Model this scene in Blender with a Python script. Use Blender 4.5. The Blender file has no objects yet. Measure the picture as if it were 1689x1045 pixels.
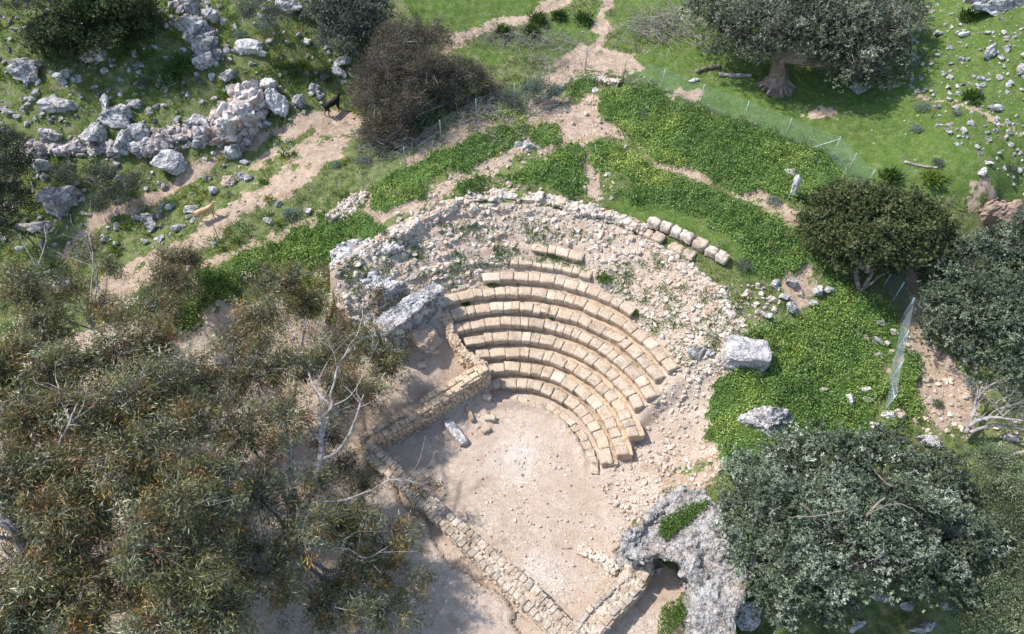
import bpy, math, random
import numpy as np
from mathutils import Vector, Matrix
R_ = math.radians
random.seed(7)
scene = bpy.context.scene
col = scene.collection

# ------------------------------------------------------------------ camera
F_PX, PITCH, ROLL, CAM_H = 1200.0, R_(49.786), 0.0201, 33.14
_F = np.array([0, math.cos(PITCH), -math.sin(PITCH)])
_U0 = np.array([0, math.sin(PITCH), math.cos(PITCH)]); _X0 = np.array([1., 0, 0])
_c, _s = math.cos(ROLL), math.sin(ROLL)
_X = _c*_X0 + _s*_U0; _U = -_s*_X0 + _c*_U0
CAM = np.array([0, 0, CAM_H])
cd = bpy.data.cameras.new('camera'); cam = bpy.data.objects.new('camera', cd); col.objects.link(cam)
cd.sensor_fit = 'HORIZONTAL'; cd.sensor_width = 36.0; cd.lens = F_PX/1689*36.0
cd.clip_start = 0.5; cd.clip_end = 2000
cam.matrix_world = Matrix(((_X[0], _U[0], -_F[0], 0), (_X[1], _U[1], -_F[1], 0), (_X[2], _U[2], -_F[2], CAM_H), (0, 0, 0, 1)))
scene.camera = cam

# ------------------------------------------------------------------ light
SUN_EL, SUN_AZ = R_(53), R_(-74)       # azimuth from +Y, clockwise
world = bpy.data.worlds.new('World'); scene.world = world; world.use_nodes = True
nt = world.node_tree; nt.nodes.clear()
sky = nt.nodes.new('ShaderNodeTexSky'); sky.sky_type = 'NISHITA'; sky.sun_disc = False
sky.sun_elevation = SUN_EL; sky.sun_rotation = SUN_AZ
bg = nt.nodes.new('ShaderNodeBackground'); bg.inputs[1].default_value = 0.15
ow = nt.nodes.new('ShaderNodeOutputWorld')
nt.links.new(sky.outputs[0], bg.inputs[0]); nt.links.new(bg.outputs[0], ow.inputs[0])
sd = bpy.data.lights.new('sun', 'SUN'); sd.energy = 3.4; sd.angle = R_(1.8); sd.color = (1.0, 0.955, 0.89)
sun = bpy.data.objects.new('sun', sd); col.objects.link(sun)
sdir = Vector((math.sin(SUN_AZ)*math.cos(SUN_EL), math.cos(SUN_AZ)*math.cos(SUN_EL), math.sin(SUN_EL)))
sun.rotation_euler = sdir.to_track_quat('Z', 'Y').to_euler()
scene.view_settings.view_transform = 'Standard'; scene.view_settings.look = 'None'
scene.view_settings.gamma = 1; scene.view_settings.exposure = 0.8
scene.render.engine = 'CYCLES'
try: scene.cycles.max_bounces = 5
except Exception: pass

# ------------------------------------------------------------------ noise
def _hash(ix, iy, iz, seed):
    h = (ix.astype(np.int64)*374761393 + iy.astype(np.int64)*668265263 + iz.astype(np.int64)*1274126177 + seed*974634777) & 0xffffffff
    h = ((h ^ (h >> 13))*1274126177) & 0xffffffff
    h = ((h ^ (h >> 16))*2246822519) & 0xffffffff
    return ((h ^ (h >> 15)) & 0xffffff)/float(0xffffff)*2-1
def noise3(p, seed=0):
    i = np.floor(p); f = p-i; u = f*f*f*(f*(f*6-15)+10)
    x, y, z = i[..., 0], i[..., 1], i[..., 2]
    r = 0
    for dx in (0, 1):
        wx = u[..., 0] if dx else 1-u[..., 0]
        for dy in (0, 1):
            wy = u[..., 1] if dy else 1-u[..., 1]
            for dz in (0, 1):
                wz = u[..., 2] if dz else 1-u[..., 2]
                r = r + wx*wy*wz*_hash(x+dx, y+dy, z+dz, seed)
    return r
def fbm(p, octv=3, seed=0, gain=.5):
    a, s, r = 1., 0., 0
    for k in range(octv):
        r = r + a*noise3(p*(2.03**k)+k*17.3, seed+k); s += a; a *= gain
    return r/s
def fbm2(x, y, sc, octv=3, seed=0):
    x = np.asarray(x, float); y = np.asarray(y, float)
    return fbm(np.stack([x*sc, y*sc, np.zeros_like(x)+.37], -1), octv, seed)
def sstep(a, b, x):
    t = np.clip((x-a)/(b-a), 0, 1); return t*t*(3-2*t)

# ------------------------------------------------------------------ picking
def ray(px, py): return _F + _X*(px-844.5)/F_PX + _U*(522.5-py)/F_PX
def unp(px, py, z):
    d = ray(px, py); return CAM + d*((z-CAM_H)/d[2])
def pxm(p):                                   # photo pixels per metre at a point
    return F_PX/float((np.array(p)-CAM) @ _F)

# ------------------------------------------------------------------ terrain
XC, YC, R0, TR, RS = 0.049, 18.043, 3.857, 0.72, 0.4478
def rk(k): return R0 + TR*k
def zk(k): return 0.10 + RS*k
CP = [(130,390,3.2),(280,310,4.2),(400,245,5.2),(552,190,6.2),(100,280,4.6),(230,280,4.9),(330,252,5.5),(480,195,6.4),
 (100,222,5.9),(200,182,6.9),(330,182,6.9),(430,122,7.8),(0,100,8.5),(0,0,10.5),(300,80,8.8),(500,100,7.8),(400,0,10.5),(700,60,8.),
 (850,100,7.3),(960,115,7.2),(700,255,6.2),(650,310,5.9),(830,306,6.1),(740,330,6.0),(900,300,6.1),(620,360,5.6),(900,200,6.6),
 (1100,345,5.8),(1190,405,5.5),(1300,370,6.),(1255,450,5.),(1370,263,7.),(1153,176,7.2),(1280,140,7.8),(1500,200,8.),(1689,150,9.5),
 (1689,0,12.),(1550,0,10.),(1300,0,9.5),(1050,30,8.2),(1500,300,7.1),(1640,312,7.0),(1640,350,5.7),(1430,470,4.6),(1500,440,4.3),
 (1500,560,3.2),(1350,560,3.4),(1250,545,4.1),(1205,610,3.3),(1300,680,2.8),(1440,680,2.4),(1600,700,2.2),(1689,600,3.2),(1550,500,3.8),
 (1689,900,.5),(1500,850,1.),(1350,950,.2),(1250,1045,-.3),(1200,760,2.1),(1145,760,1.1),(1160,690,1.9),(1130,640,2.3),(1065,760,.5),
 (1100,815,.5),(1050,850,.1),(900,900,0),(850,720,0),(760,760,0),(950,850,0),(1000,940,0),(900,780,0),(1000,790,.1),(820,850,0),
 (740,600,1.25),(690,640,1.15),(690,700,.05),(600,780,.15),(600,620,1.1),(500,600,1.),(560,530,1.7),(450,480,3.0),(400,440,3.7),
 (300,500,2.8),(520,420,4.0),(330,600,1.2),(200,700,.5),(200,560,1.6),(50,450,2.4),(0,350,3.2),(0,600,1.2),(0,900,0),(400,1000,0),
 (650,1000,.1),(550,850,.2),(0,1300,-.3),(800,1300,-.2),(1600,1300,-1.),(1130,950,.0),(1100,1040,-.1),(980,1100,-.3),(1020,250,6.3),
 (1200,300,6.2),(1050,120,7.5),(640,440,4.6),(620,500,3.0),(350,350,4.6),(460,290,5.3),(800,200,6.6)]
WP = [(0,90,20),(-60,60,18),(60,60,19),(-60,20,5),(60,20,3),(-40,0,0),(40,0,-1),(0,-20,-1.5),(-60,-20,-1),(60,-20,-2),(120,60,24),(-120,60,24),(0,140,30),(-120,-40,0),(120,-40,-2)]
_pts = np.array([list(unp(*c)) for c in CP] + [list(map(float, w)) for w in WP])
_sc = 20.
def _tps(r2): return .5*r2*np.log(r2+1e-12)
def _fit():
    n = len(_pts); P = _pts[:, :2]/_sc
    d2 = ((P[:, None]-P[None])**2).sum(-1)
    A = np.zeros((n+3, n+3)); A[:n, :n] = _tps(d2)+np.eye(n)*4e-4
    A[:n, n] = 1; A[:n, n+1:] = P; A[n, :n] = 1; A[n+1:, :n] = P.T
    b = np.zeros(n+3); b[:n] = _pts[:, 2]
    return np.linalg.solve(A, b), P
_w, _P = _fit()
def base_h(x, y):
    x = np.atleast_1d(np.asarray(x, float)); y = np.atleast_1d(np.asarray(y, float))
    out = np.empty(x.shape); q = np.stack([x.ravel(), y.ravel()], -1)/_sc; o = np.empty(len(q))
    for i in range(0, len(q), 20000):
        s = q[i:i+20000]; d2 = ((s[:, None]-_P[None])**2).sum(-1)
        o[i:i+20000] = _tps(d2) @ _w[:len(_P)] + _w[len(_P)] + s @ _w[len(_P)+1:]
    return np.clip(o, -3, 32).reshape(x.shape)
AZ_END = [-5, 0, 3, 10, 22, 22, 26, 26]        # right-hand end of each row, degrees
AZ_BEG = [107, 106, 104, 108, 112, 118, 117, 116]
SCARP = [tuple(unp(a, b, 0)[:2]) for a, b in [(640,800),(700,870),(735,925),(800,968),(850,1012),(900,1100),(1000,1500),(100,1500),(150,800),(500,760)]]
def inpoly(x, y, poly):
    x = np.asarray(x); y = np.asarray(y); c = np.zeros(x.shape, bool); n = len(poly); j = n-1
    for i in range(n):
        xi, yi = poly[i]; xj, yj = poly[j]
        if yi != yj: c ^= ((yi > y) != (yj > y)) & (x < (xj-xi)*(y-yi)/(yj-yi)+xi)
        j = i
    return c
def height(x, y, detail=True):
    z = base_h(x, y)
    x = np.atleast_1d(x); y = np.atleast_1d(y)
    dx, dy = x-XC, y-YC; r = np.hypot(dx, dy); az = np.degrees(np.arctan2(dy, dx)); k = (r-R0)/TR
    cone = .10 + RS*(k-1) - .12
    kt = k*1.15; st = (np.floor(kt)+sstep(.45, .85, kt-np.floor(kt)))/1.15
    upper = .10 + RS*(k*.45+st*.55) - .30
    cz = np.where(k < 8, cone, cone + (upper-cone)*sstep(8, 9.5, k))
    cz = np.maximum(cz, 0)
    lo = np.interp(k, [0, 1, 2, 3, 4, 5, 6, 7, 8, 10, 12.5], [-4, 0, 2, 8, 17, 20, 22, 22, 24, 27, 30])
    hi = np.interp(k, [0, 1, 4, 5, 7, 8, 8.7, 10, 14], [106, 105, 111, 116, 116, 118, 140, 143, 138])
    m = sstep(-1, 1, (az-lo+np.interp(k, [7, 9, 12], [2, 4, 6]))/np.interp(k, [7, 9, 12], [3, 8, 14]))*sstep(1.5, -1.5, az-hi)*sstep(-.3, .1, k)*sstep(13.6, 12.6, k)
    m = np.where(k < 0, 0, m)
    z = z*(1-m) + cz*m
    # keep the dancing floor level
    f = sstep(4.0, 3.4, r)*sstep(-30, -2, az) * (az < 112)
    z = z*(1-f)+0.0*f
    z = z + .30*inpoly(x+.5*fbm2(x, y, .8, 3, 63), y+.5*fbm2(x, y, .8, 3, 64), SCARP)
    if detail:
        amp = .05 + .10*sstep(4, 14, r)
        z = z + amp*(fbm2(x, y, .55, 3, 3)) + (.035+.05*sstep(9, 14, r))*fbm2(x, y, 2.7, 3, 9)*sstep(2., 6, r)
    return z
def H1(x, y): return float(height(np.array([x]), np.array([y]))[0])
# fast lookup grid
_gx = np.arange(-60, 60.01, .25); _gy = np.arange(0, 80.01, .25)
_GX, _GY = np.meshgrid(_gx, _gy, indexing='ij'); _GZ = height(_GX, _GY)
def hq(x, y):
    x = np.clip((np.asarray(x, float)+60)/.25, 0, len(_gx)-1.001); y = np.clip(np.asarray(y, float)/.25, 0, len(_gy)-1.001)
    i, j = x.astype(int), y.astype(int); fx, fy = x-i, y-j
    return (_GZ[i, j]*(1-fx)*(1-fy)+_GZ[i+1, j]*fx*(1-fy)+_GZ[i, j+1]*(1-fx)*fy+_GZ[i+1, j+1]*fx*fy)
def T(px, py, dz=0.):                          # where the line of sight meets the ground
    d = ray(px, py); t = np.arange(18, 130, .12)
    P = CAM[None]+d[None]*t[:, None]; h = hq(P[:, 0], P[:, 1])
    i = int(np.argmax(P[:, 2] < h)) or len(t)-1
    p = P[i].copy(); p[2] = hq(p[0], p[1]) + dz
    return p
def Tv(px, py):
    px = np.asarray(px, float); py = np.asarray(py, float)
    d = _F[None] + _X[None]*((px-844.5)/F_PX)[:, None] + _U[None]*((522.5-py)/F_PX)[:, None]
    t = np.full(len(px), 18.); done = np.zeros(len(px), bool)
    for _ in range(450):
        P = CAM+d*t[:, None]; b = P[:, 2] < hq(P[:, 0], P[:, 1]); done |= b
        t = np.where(done, t, t+.2)
        if done.all(): break
    P = CAM+d*t[:, None]; P[:, 2] = hq(P[:, 0], P[:, 1]); return P

# ------------------------------------------------------------------ zones
def inpoly(x, y, poly):
    x = np.asarray(x); y = np.asarray(y); c = np.zeros(x.shape, bool); n = len(poly); j = n-1
    for i in range(n):
        xi, yi = poly[i]; xj, yj = poly[j]
        if yi != yj:
            c ^= ((yi > y) != (yj > y)) & (x < (xj-xi)*(y-yi)/(yj-yi)+xi)
        j = i
    return c
def gpoly(pts): return [tuple(T(*p)[:2]) for p in pts]
def dline(x, y, pts):
    d = np.full(np.shape(x), 1e9)
    for (x0, y0), (x1, y1) in zip(pts[:-1], pts[1:]):
        vx, vy = x1-x0, y1-y0; t = np.clip(((x-x0)*vx+(y-y0)*vy)/(vx*vx+vy*vy+1e-9), 0, 1)
        d = np.minimum(d, np.hypot(x-x0-t*vx, y-y0-t*vy))
    return d
LUSH = [[(262,556),(275,525),(330,460),(420,412),(480,388),(530,352),(640,372),(642,392),(560,400),(545,440),(470,440),(395,478),(335,520),(295,556)],
 [(602,335),(640,292),(700,268),(760,238),(815,212),(860,205),(872,215),(832,250),(800,272),(740,290),(700,302),(690,332),(642,352),(604,345)],
 [(757,308),(785,290),(806,296),(790,312),(765,322)],
 [(820,297),(868,272),(905,262),(962,240),(972,322),(930,337),(905,312),(860,308)],
 [(868,215),(900,205),(925,215),(915,245),(880,245)],
 [(990,150),(1060,145),(1180,190),(1290,230),(1385,272),(1375,322),(1310,335),(1225,322),(1150,280),(1080,262),(1020,222),(988,182)],
 [(975,228),(1010,245),(1100,285),(1180,322),(1235,345),(1300,375),(1318,450),(1262,462),(1215,400),(1160,360),(1090,340),(1040,335),(1010,325),(1050,310),(985,275)],
 [(1310,372),(1345,440),(1400,470),(1475,532),(1490,565),(1455,600),(1442,700),(1335,745),(1280,800),(1200,805),(1188,745),(1152,682),(1192,622),(1262,600),(1225,560),(1250,540),(1330,520),(1375,475),(1320,440)],
 [(938,128),(968,125),(985,140),(965,160),(935,162)],
 [(690,185+8),(860,185),(880,196),(780,205),(700,215)],
 [(1490,470+110),(1530,600),(1500,700),(1460,720),(1470,650)]]
LAWN = [[(1075,30),(1130,-40),(1760,-60),(1780,330),(1600,330),(1500,330),(1400,300),(1383,255),(1160,170),(1040,122),(1062,80)],
 [(660,-30),(925,-20),(830,42),(760,68),(690,60)], [(760,80),(870,48),(985,5),(985,60),(955,95),(880,92),(800,110)],
 [(1010,-30),(1150,-40),(1080,60),(1020,75)], [(1000,325),(1100,340),(1160,362),(1215,400),(1265,455),(1235,472),(1190,425),(1100,372),(1060,362),(1000,345)]]
SOILP = [[(960,72),(1045,88),(1062,112),(1000,135),(900,150),(880,140),(893,110)],
 [(520,205),(560,178),(612,195),(575,250),(520,290),(430,350),(345,405),(265,455),(190,510),(150,500),(180,450),(300,398),(350,362),(430,300),(490,255)],
 [(640,300),(700,240),(850,180),(930,150),(945,160),(865,200),(720,262),(650,300)],
 [(860,205),(940,170),(990,145),(1035,200),(1045,235),(990,225),(965,235),(900,262),(865,250),(830,270),(810,295),(750,310),(700,345),(700,312),(800,272),(835,252),(870,225)],
 [(965,250),(985,275),(1005,310),(1000,335),(965,330)],
 [(1128,612),(1195,600),(1150,682),(1192,755),(1180,800),(1120,815),(1040,870),(990,800),(1050,730),(1098,660)],
 [(1490,420),(1545,480),(1525,560),(1610,640),(1600,720),(1545,700),(1500,640),(1475,600)],
 [(1300,430),(1330,450),(1345,480),(1310,520),(1290,480)],
 [(600,320),(690,335),(700,350),(640,372),(590,352)],
 [(1590,322),(1660,318),(1660,350),(1600,352)],
 [(1310,185),(1365,180),(1372,195),(1330,200)], [(1100,150),(1165,150),(1160,165),(1110,166)]]
SOILL = [([(945,-10),(880,25),(780,55),(735,75)], .42), ([(1005,-20),(992,50),(975,100)], .38), ([(560,195),(470,215),(380,243),(320,285),(270,320),(190,355),(130,390),(100,425)], .42),
 ([(560,200),(500,235),(440,262),(410,275)], .25), ([(530,358),(470,385),(400,415),(330,440)], .27), ([(1095,268),(1170,300)], .35), ([(1225,320),(1275,345),(1322,372)], .4),
 ([(985,175),(1020,200),(1060,240)], .3), ([(1450,140),(1560,170),(1689,225)], .10)]
STAGE = [(300,520),(420,500),(560,470),(620,540),(730,500),(800,640),(815,655),(860,650),(910,665),(950,700),(975,740),(990,765),(1060,760),(1110,815),(1050,870),(1040,900),(1110,930),(1130,1045),(1150,1200),
         (300,1400),(-400,1400),(-300,700),(150,540)]
ZL = [gpoly(p) for p in LUSH]; ZG = [gpoly(p) for p in LAWN]; ZS = [gpoly(p) for p in SOILP]
ZSL = [(gpoly(p), w) for p, w in SOILL]; ZST = gpoly(STAGE)
def zones(x, y):
    wx = x + .75*fbm2(x, y, .8, 3, 31) + .30*fbm2(x, y, 4, 2, 33); wy = y + .75*fbm2(x, y, .8, 3, 41) + .30*fbm2(x, y, 4, 2, 43)
    lush = np.zeros(x.shape); lawn = lush.copy(); soil = lush.copy()
    for p in ZG: lawn = np.maximum(lawn, inpoly(wx, wy, p))
    for p in ZS: soil = np.maximum(soil, inpoly(wx, wy, p))
    soil = soil*((fbm2(x, y, .8, 4, 61) > -.30) | (fbm2(x, y, 5, 2, 62) > .25))
    for p, w in ZSL: soil = np.maximum(soil, dline(wx, wy, p) < w)
    stage = inpoly(wx, wy, ZST).astype(float)
    for p in ZL: lush = np.maximum(lush, inpoly(wx, wy, p))
    r = np.hypot(x-XC, y-YC); az = np.degrees(np.arctan2(y-YC, x-XC))
    cav = ((r > 3.9) & (r < rk(13.4)) & (az > 0) & (az < 140) & ((az > 32) | (r < rk(12.6)))).astype(float)
    cav *= (1-lush)
    lush = np.where((r < rk(13.1)) & (az > 26) & (az < 140), 0, lush)
    lush *= (1-soil*.999)*1.0 if False else 1
    return lush, lawn, np.maximum(soil, np.maximum(stage, cav)), np.maximum(stage, cav)

# ------------------------------------------------------------------ materials
def mat(name, rough=.9):
    m = bpy.data.materials.new(name); m.use_nodes = True; n = m.node_tree
    b = n.nodes['Principled BSDF']; b.inputs['Roughness'].default_value = rough
    if 'Specular IOR Level' in b.inputs: b.inputs['Specular IOR Level'].default_value = .25
    return m, n, b
def N(n, t, **k):
    o = n.nodes.new(t)
    for a, v in k.items():
        if a.startswith('i_'): o.inputs[a[2:].replace('_', ' ')].default_value = v
        else: setattr(o, a, v)
    return o
def L(n, a, b): n.links.new(a, b)
def noise(n, scale, det=4, rough=.55, vec=None, dist=0.):
    o = N(n, 'ShaderNodeTexNoise'); o.inputs['Scale'].default_value = scale; o.inputs['Detail'].default_value = det
    o.inputs['Roughness'].default_value = rough; o.inputs['Distortion'].default_value = dist
    if vec is not None: L(n, vec, o.inputs['Vector'])
    return o.outputs['Fac']
def ramp(n, fac, stops, interp='LINEAR'):
    o = N(n, 'ShaderNodeValToRGB'); o.color_ramp.interpolation = interp; e = o.color_ramp.elements
    while len(e) < len(stops): e.new(.5)
    for i, (p, c) in enumerate(stops): e[i].position = p; e[i].color = (*c, 1) if len(c) == 3 else c
    L(n, fac, o.inputs[0]); return o.outputs[0]
def mix(n, f, a, b, mode='MIX'):
    o = N(n, 'ShaderNodeMix', data_type='RGBA', blend_type=mode)
    for s, v in ((0, f), (6, a), (7, b)):
        if hasattr(v, 'type') and hasattr(v, 'links'): L(n, v, o.inputs[s])
        else: o.inputs[s].default_value = v if s == 0 else ((*v, 1) if len(v) == 3 else v)
    return o.outputs[2]
def mth(n, op, a, b=0., c=None, clamp=False):
    o = N(n, 'ShaderNodeMath', operation=op); o.use_clamp = clamp
    for s, v in ((0, a), (1, b), (2, c)):
        if v is None: continue
        if hasattr(v, 'links'): L(n, v, o.inputs[s])
        else: o.inputs[s].default_value = v
    return o.outputs[0]
def bump(n, b, h, strength=.5, dist=.05):
    o = N(n, 'ShaderNodeBump'); o.inputs['Strength'].default_value = strength; o.inputs['Distance'].default_value = dist
    L(n, h, o.inputs['Height']); L(n, o.outputs[0], b.inputs['Normal'])
def gpos(n): return N(n, 'ShaderNodeNewGeometry').outputs['Position']
G3 = lambda v: (v, v, v)
BW = [(0., G3(0)), (1., G3(1))]

def stone_mat(name, light, dark, amount=.5, warm=(.42, .30, .2), warm_amt=.25, bs=.6, scale=1., rv_=(.34, .22), crack=0.):
    m, n, b = mat(name, .92); pos = gpos(n)
    isl = N(n, 'ShaderNodeNewGeometry').outputs['Random Per Island']
    oi = N(n, 'ShaderNodeObjectInfo').outputs['Random']
    n1 = noise(n, 2.2*scale, 6, .62, pos, .4); n2 = noise(n, 9*scale, 5, .7, pos); n3 = noise(n, 34*scale, 4, .7, pos)
    f = mth(n, 'ADD', mth(n, 'MULTIPLY', n1, .6), mth(n, 'MULTIPLY', n2, .4))
    blotch = ramp(n, f, [(max(.02, .53-.2*(1-amount)-.06), G3(1)), (.60-.2*(1-amount), G3(0))])
    c = mix(n, blotch, light, dark)
    wf = ramp(n, noise(n, 1.3*scale, 4, .6, pos), [(.50, G3(0)), (.66, G3(1))])
    c = mix(n, mth(n, 'MULTIPLY', wf, warm_amt), c, warm)
    pit = ramp(n, n3, [(.30, G3(.55)), (.47, G3(1))]); c = mix(n, 1., c, pit, 'MULTIPLY')
    rv = mth(n, 'ADD', mth(n, 'MULTIPLY', isl, rv_[0]), mth(n, 'MULTIPLY', oi, rv_[1])); rv = mth(n, 'ADD', rv, 1.0-(rv_[0]+rv_[1])*.5)
    cc = N(n, 'ShaderNodeCombineColor')
    for s in (0, 1, 2): L(n, rv, cc.inputs[s])
    c = mix(n, 1., c, cc.outputs[0], 'MULTIPLY')
    L(n, c, b.inputs['Base Color'])
    hh = mth(n, 'ADD', mth(n, 'MULTIPLY', n2, .9), mth(n, 'MULTIPLY', n3, .5))
    if crack:
        vo = N(n, 'ShaderNodeTexVoronoi', feature='DISTANCE_TO_EDGE'); vo.inputs['Scale'].default_value = 1.5
        wn = N(n, 'ShaderNodeTexNoise'); wn.inputs['Scale'].default_value = 2.2; wn.inputs['Detail'].default_value = 4; L(n, pos, wn.inputs['Vector'])
        vv = N(n, 'ShaderNodeVectorMath', operation='MULTIPLY_ADD'); L(n, wn.outputs['Color'], vv.inputs[0]); vv.inputs[1].default_value = (1.1, 1.1, 1.1); L(n, pos, vv.inputs[2]); L(n, vv.outputs[0], vo.inputs['Vector'])
        ck = ramp(n, vo.outputs['Distance'], [(0., G3(1)), (.045, G3(0))]); ckm = mth(n, 'MULTIPLY', ck, crack)
        c = mix(n, ckm, c, tuple(v*.5 for v in dark)); L(n, c, b.inputs['Base Color']); hh = mth(n, 'SUBTRACT', hh, mth(n, 'MULTIPLY', ckm, .8)); bump(n, b, hh, bs*1.5, .09)
    return m
M = {}
M['limestone'] = stone_mat('limestone', (.60, .585, .57), (.19, .185, .19), .72, warm_amt=.3, crack=.7)
M['white_stone'] = stone_mat('white_stone', (.72, .69, .66), (.30, .285, .28), .5, warm_amt=.15, crack=.6)
M['ruin_stone'] = stone_mat('ruin_stone', (.54, .515, .49), (.19, .18, .175), .65, (.5,.38,.26), .45, bs=.8, crack=.5)
M['rubble'] = stone_mat('rubble_stone', (.60, .525, .44), (.29, .24, .195), .65, (.46, .33, .23), .8)
M['wall_stone'] = stone_mat('wall_stone', (.60, .51, .41), (.36, .28, .21), .6, (.50, .36, .25), .8, crack=.3)
M['grey_rubble'] = stone_mat('grey_rubble', (.55, .53, .52), (.17, .165, .17), .75, (.4, .3, .22), .3)
M['old_wall'] = stone_mat('old_wall', (.50, .46, .44), (.17, .15, .145), .65, (.36, .22, .16), .6)
M['seat'] = stone_mat('seat_stone', (.65, .525, .395), (.43, .32, .23), .58, (.56, .40, .28), .55, .6, rv_=(.0, .16), crack=.18)
M['seat_white'] = stone_mat('seat_white', (.70, .59, .465), (.49, .385, .285), .5, (.58, .43, .3), .45, .6, rv_=(0., .16), crack=.18)
M['seat_grey'] = stone_mat('seat_grey', (.60, .495, .38), (.36, .28, .21), .6, (.5, .36, .25), .5, .6, rv_=(0., .16), crack=.25)
M['warm_stone'] = stone_mat('warm_stone', (.60, .55, .51), (.30, .25, .22), .6, (.44, .27, .2), .6)
M['brown_wall'] = stone_mat('brown_wall', (.53, .41, .29), (.26, .19, .13), .55, (.45, .27, .17), .5)
M['red_rock'] = stone_mat('red_rock', (.40, .30, .23), (.22, .16, .12), .5, (.4, .25, .17), .5)

def ground_mat():
    m, n, b = mat('ground', .97); pos = gpos(n)
    z = N(n, 'ShaderNodeVertexColor', layer_name='zone'); sep = N(n, 'ShaderNodeSeparateColor'); L(n, z.outputs[0], sep.inputs[0])
    z2 = N(n, 'ShaderNodeVertexColor', layer_name='zone2'); sep2 = N(n, 'ShaderNodeSeparateColor'); L(n, z2.outputs[0], sep2.inputs[0])
    nA = noise(n, .45, 4, .6, pos); nB = noise(n, 2.4, 6, .68, pos); nC = noise(n, 11, 5, .7, pos); nD = noise(n, 45, 3, .7, pos)
    # soils
    soil = ramp(n, nB, [(.3, (.38, .27, .18)), (.5, (.54, .40, .295)), (.66, (.64, .51, .39))])
    soil = mix(n, ramp(n, nC, [(.56, G3(0)), (.7, G3(1))]), soil, (.63, .54, .45))
    soil = mix(n, ramp(n, nD, [(.62, G3(0)), (.72, G3(.7))]), soil, (.74, .68, .6))
    soil = mix(n, ramp(n, nC, [(.30, G3(.7)), (.44, G3(0))]), soil, (.27, .19, .13))
    soil = mix(n, ramp(n, noise(n, 1.3, 6, .75, pos, 1.2), [(.55, G3(0)), (.64, G3(.6))]), soil, (.33, .235, .165))
    pale = ramp(n, mth(n, 'ADD', mth(n, 'MULTIPLY', nA, .5), mth(n, 'MULTIPLY', nB, .5)), [(.36, (.50, .38, .285)), (.5, (.62, .49, .385)), (.62, (.72, .61, .50))])
    vor = N(n, 'ShaderNodeTexVoronoi', feature='DISTANCE_TO_EDGE'); vor.inputs['Scale'].default_value = 3.6
    wob = N(n, 'ShaderNodeTexNoise'); wob.inputs['Scale'].default_value = 2.5
    L(n, pos, wob.inputs['Vector']); vm = N(n, 'ShaderNodeVectorMath', operation='MULTIPLY_ADD'); L(n, wob.outputs['Color'], vm.inputs[0]); vm.inputs[1].default_value = (.35, .35, .35); L(n, pos, vm.inputs[2])
    L(n, vm.outputs[0], vor.inputs['Vector'])
    crack = ramp(n, vor.outputs['Distance'], [(.0, G3(1)), (.035, G3(0))])
    crackm = mth(n, 'MULTIPLY', crack, ramp(n, nA, [(.44, G3(0)), (.54, G3(.55))]))
    pale = mix(n, crackm, pale, (.33, .24, .17))
    pale = mix(n, ramp(n, nD, [(.30, G3(.5)), (.40, G3(0))]), pale, (.36, .27, .2))
    pale = mix(n, ramp(n, nC, [(.60, G3(0)), (.70, G3(.6))]), pale, (.70, .62, .54))
    chalk = mth(n, 'MULTIPLY', sep2.outputs[1], ramp(n, nB, [(.36, G3(.55)), (.6, G3(1))])); pale = mix(n, mth(n, 'MULTIPLY', chalk, .75), pale, (.78, .72, .65))
    pale = mix(n, ramp(n, noise(n, 1.1, 6, .7, pos, .8), [(.57, G3(0)), (.66, G3(.65))]), pale, (.40, .29, .215))
    # greens
    lawn = ramp(n, nB, [(.28, (.10, .165, .035)), (.5, (.15, .235, .05)), (.62, (.23, .28, .10)), (.76, (.36, .32, .19))])
    lawn = mix(n, ramp(n, nD, [(.35, G3(.55)), (.6, G3(0))]), lawn, (.05, .085, .015))
    lawn = mix(n, ramp(n, nC, [(.63, G3(0)), (.74, G3(.7))]), lawn, (.38, .32, .22))
    lush = ramp(n, nC, [(.3, (.04, .08, .018)), (.55, (.10, .18, .04)), (.75, (.18, .26, .08))])
    mead = ramp(n, nB, [(.30, (.09, .14, .035)), (.44, (.18, .24, .065)), (.55, (.28, .31, .12)), (.62, (.33, .29, .18)), (.74, (.46, .40, .32))])
    mead = mix(n, ramp(n, nD, [(.35, G3(.6)), (.6, G3(0))]), mead, (.055, .075, .03))
    def edge(f, w=.35):
        q = mth(n, 'ADD', f, mth(n, 'MULTIPLY', mth(n, 'SUBTRACT', nC, .5), 1.5)); return ramp(n, q, [(.5-w*.3, G3(0)), (.5+w*.3, G3(1))])
    c = mix(n, edge(sep.outputs[1]), mead, lawn)
    c = mix(n, edge(sep.outputs[2], .9), c, soil)
    c = mix(n, edge(sep2.outputs[0]), c, pale)
    c = mix(n, edge(sep.outputs[0]), c, lush)
    L(n, c, b.inputs['Base Color'])
    h = mth(n, 'ADD', mth(n, 'MULTIPLY', nC, .8), mth(n, 'MULTIPLY', nD, .35)); h = mth(n, 'SUBTRACT', h, mth(n, 'MULTIPLY', crackm, .3))
    bump(n, b, h, 1., .13)
    return m
M['ground'] = ground_mat()
def leaf_mat(name, trans=.25, rough=.55, spec=.3):
    m, n, b = mat(name, rough); b.inputs['Specular IOR Level'].default_value = spec
    a = N(n, 'ShaderNodeVertexColor', layer_name='tint'); L(n, a.outputs[0], b.inputs['Base Color'])
    t = N(n, 'ShaderNodeBsdfTranslucent'); L(n, a.outputs[0], t.inputs[0]); ms = N(n, 'ShaderNodeMixShader'); ms.inputs[0].default_value = trans
    out = n.nodes['Material Output']; L(n, b.outputs[0], ms.inputs[1]); L(n, t.outputs[0], ms.inputs[2]); L(n, ms.outputs[0], out.inputs[0])
    return m
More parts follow.
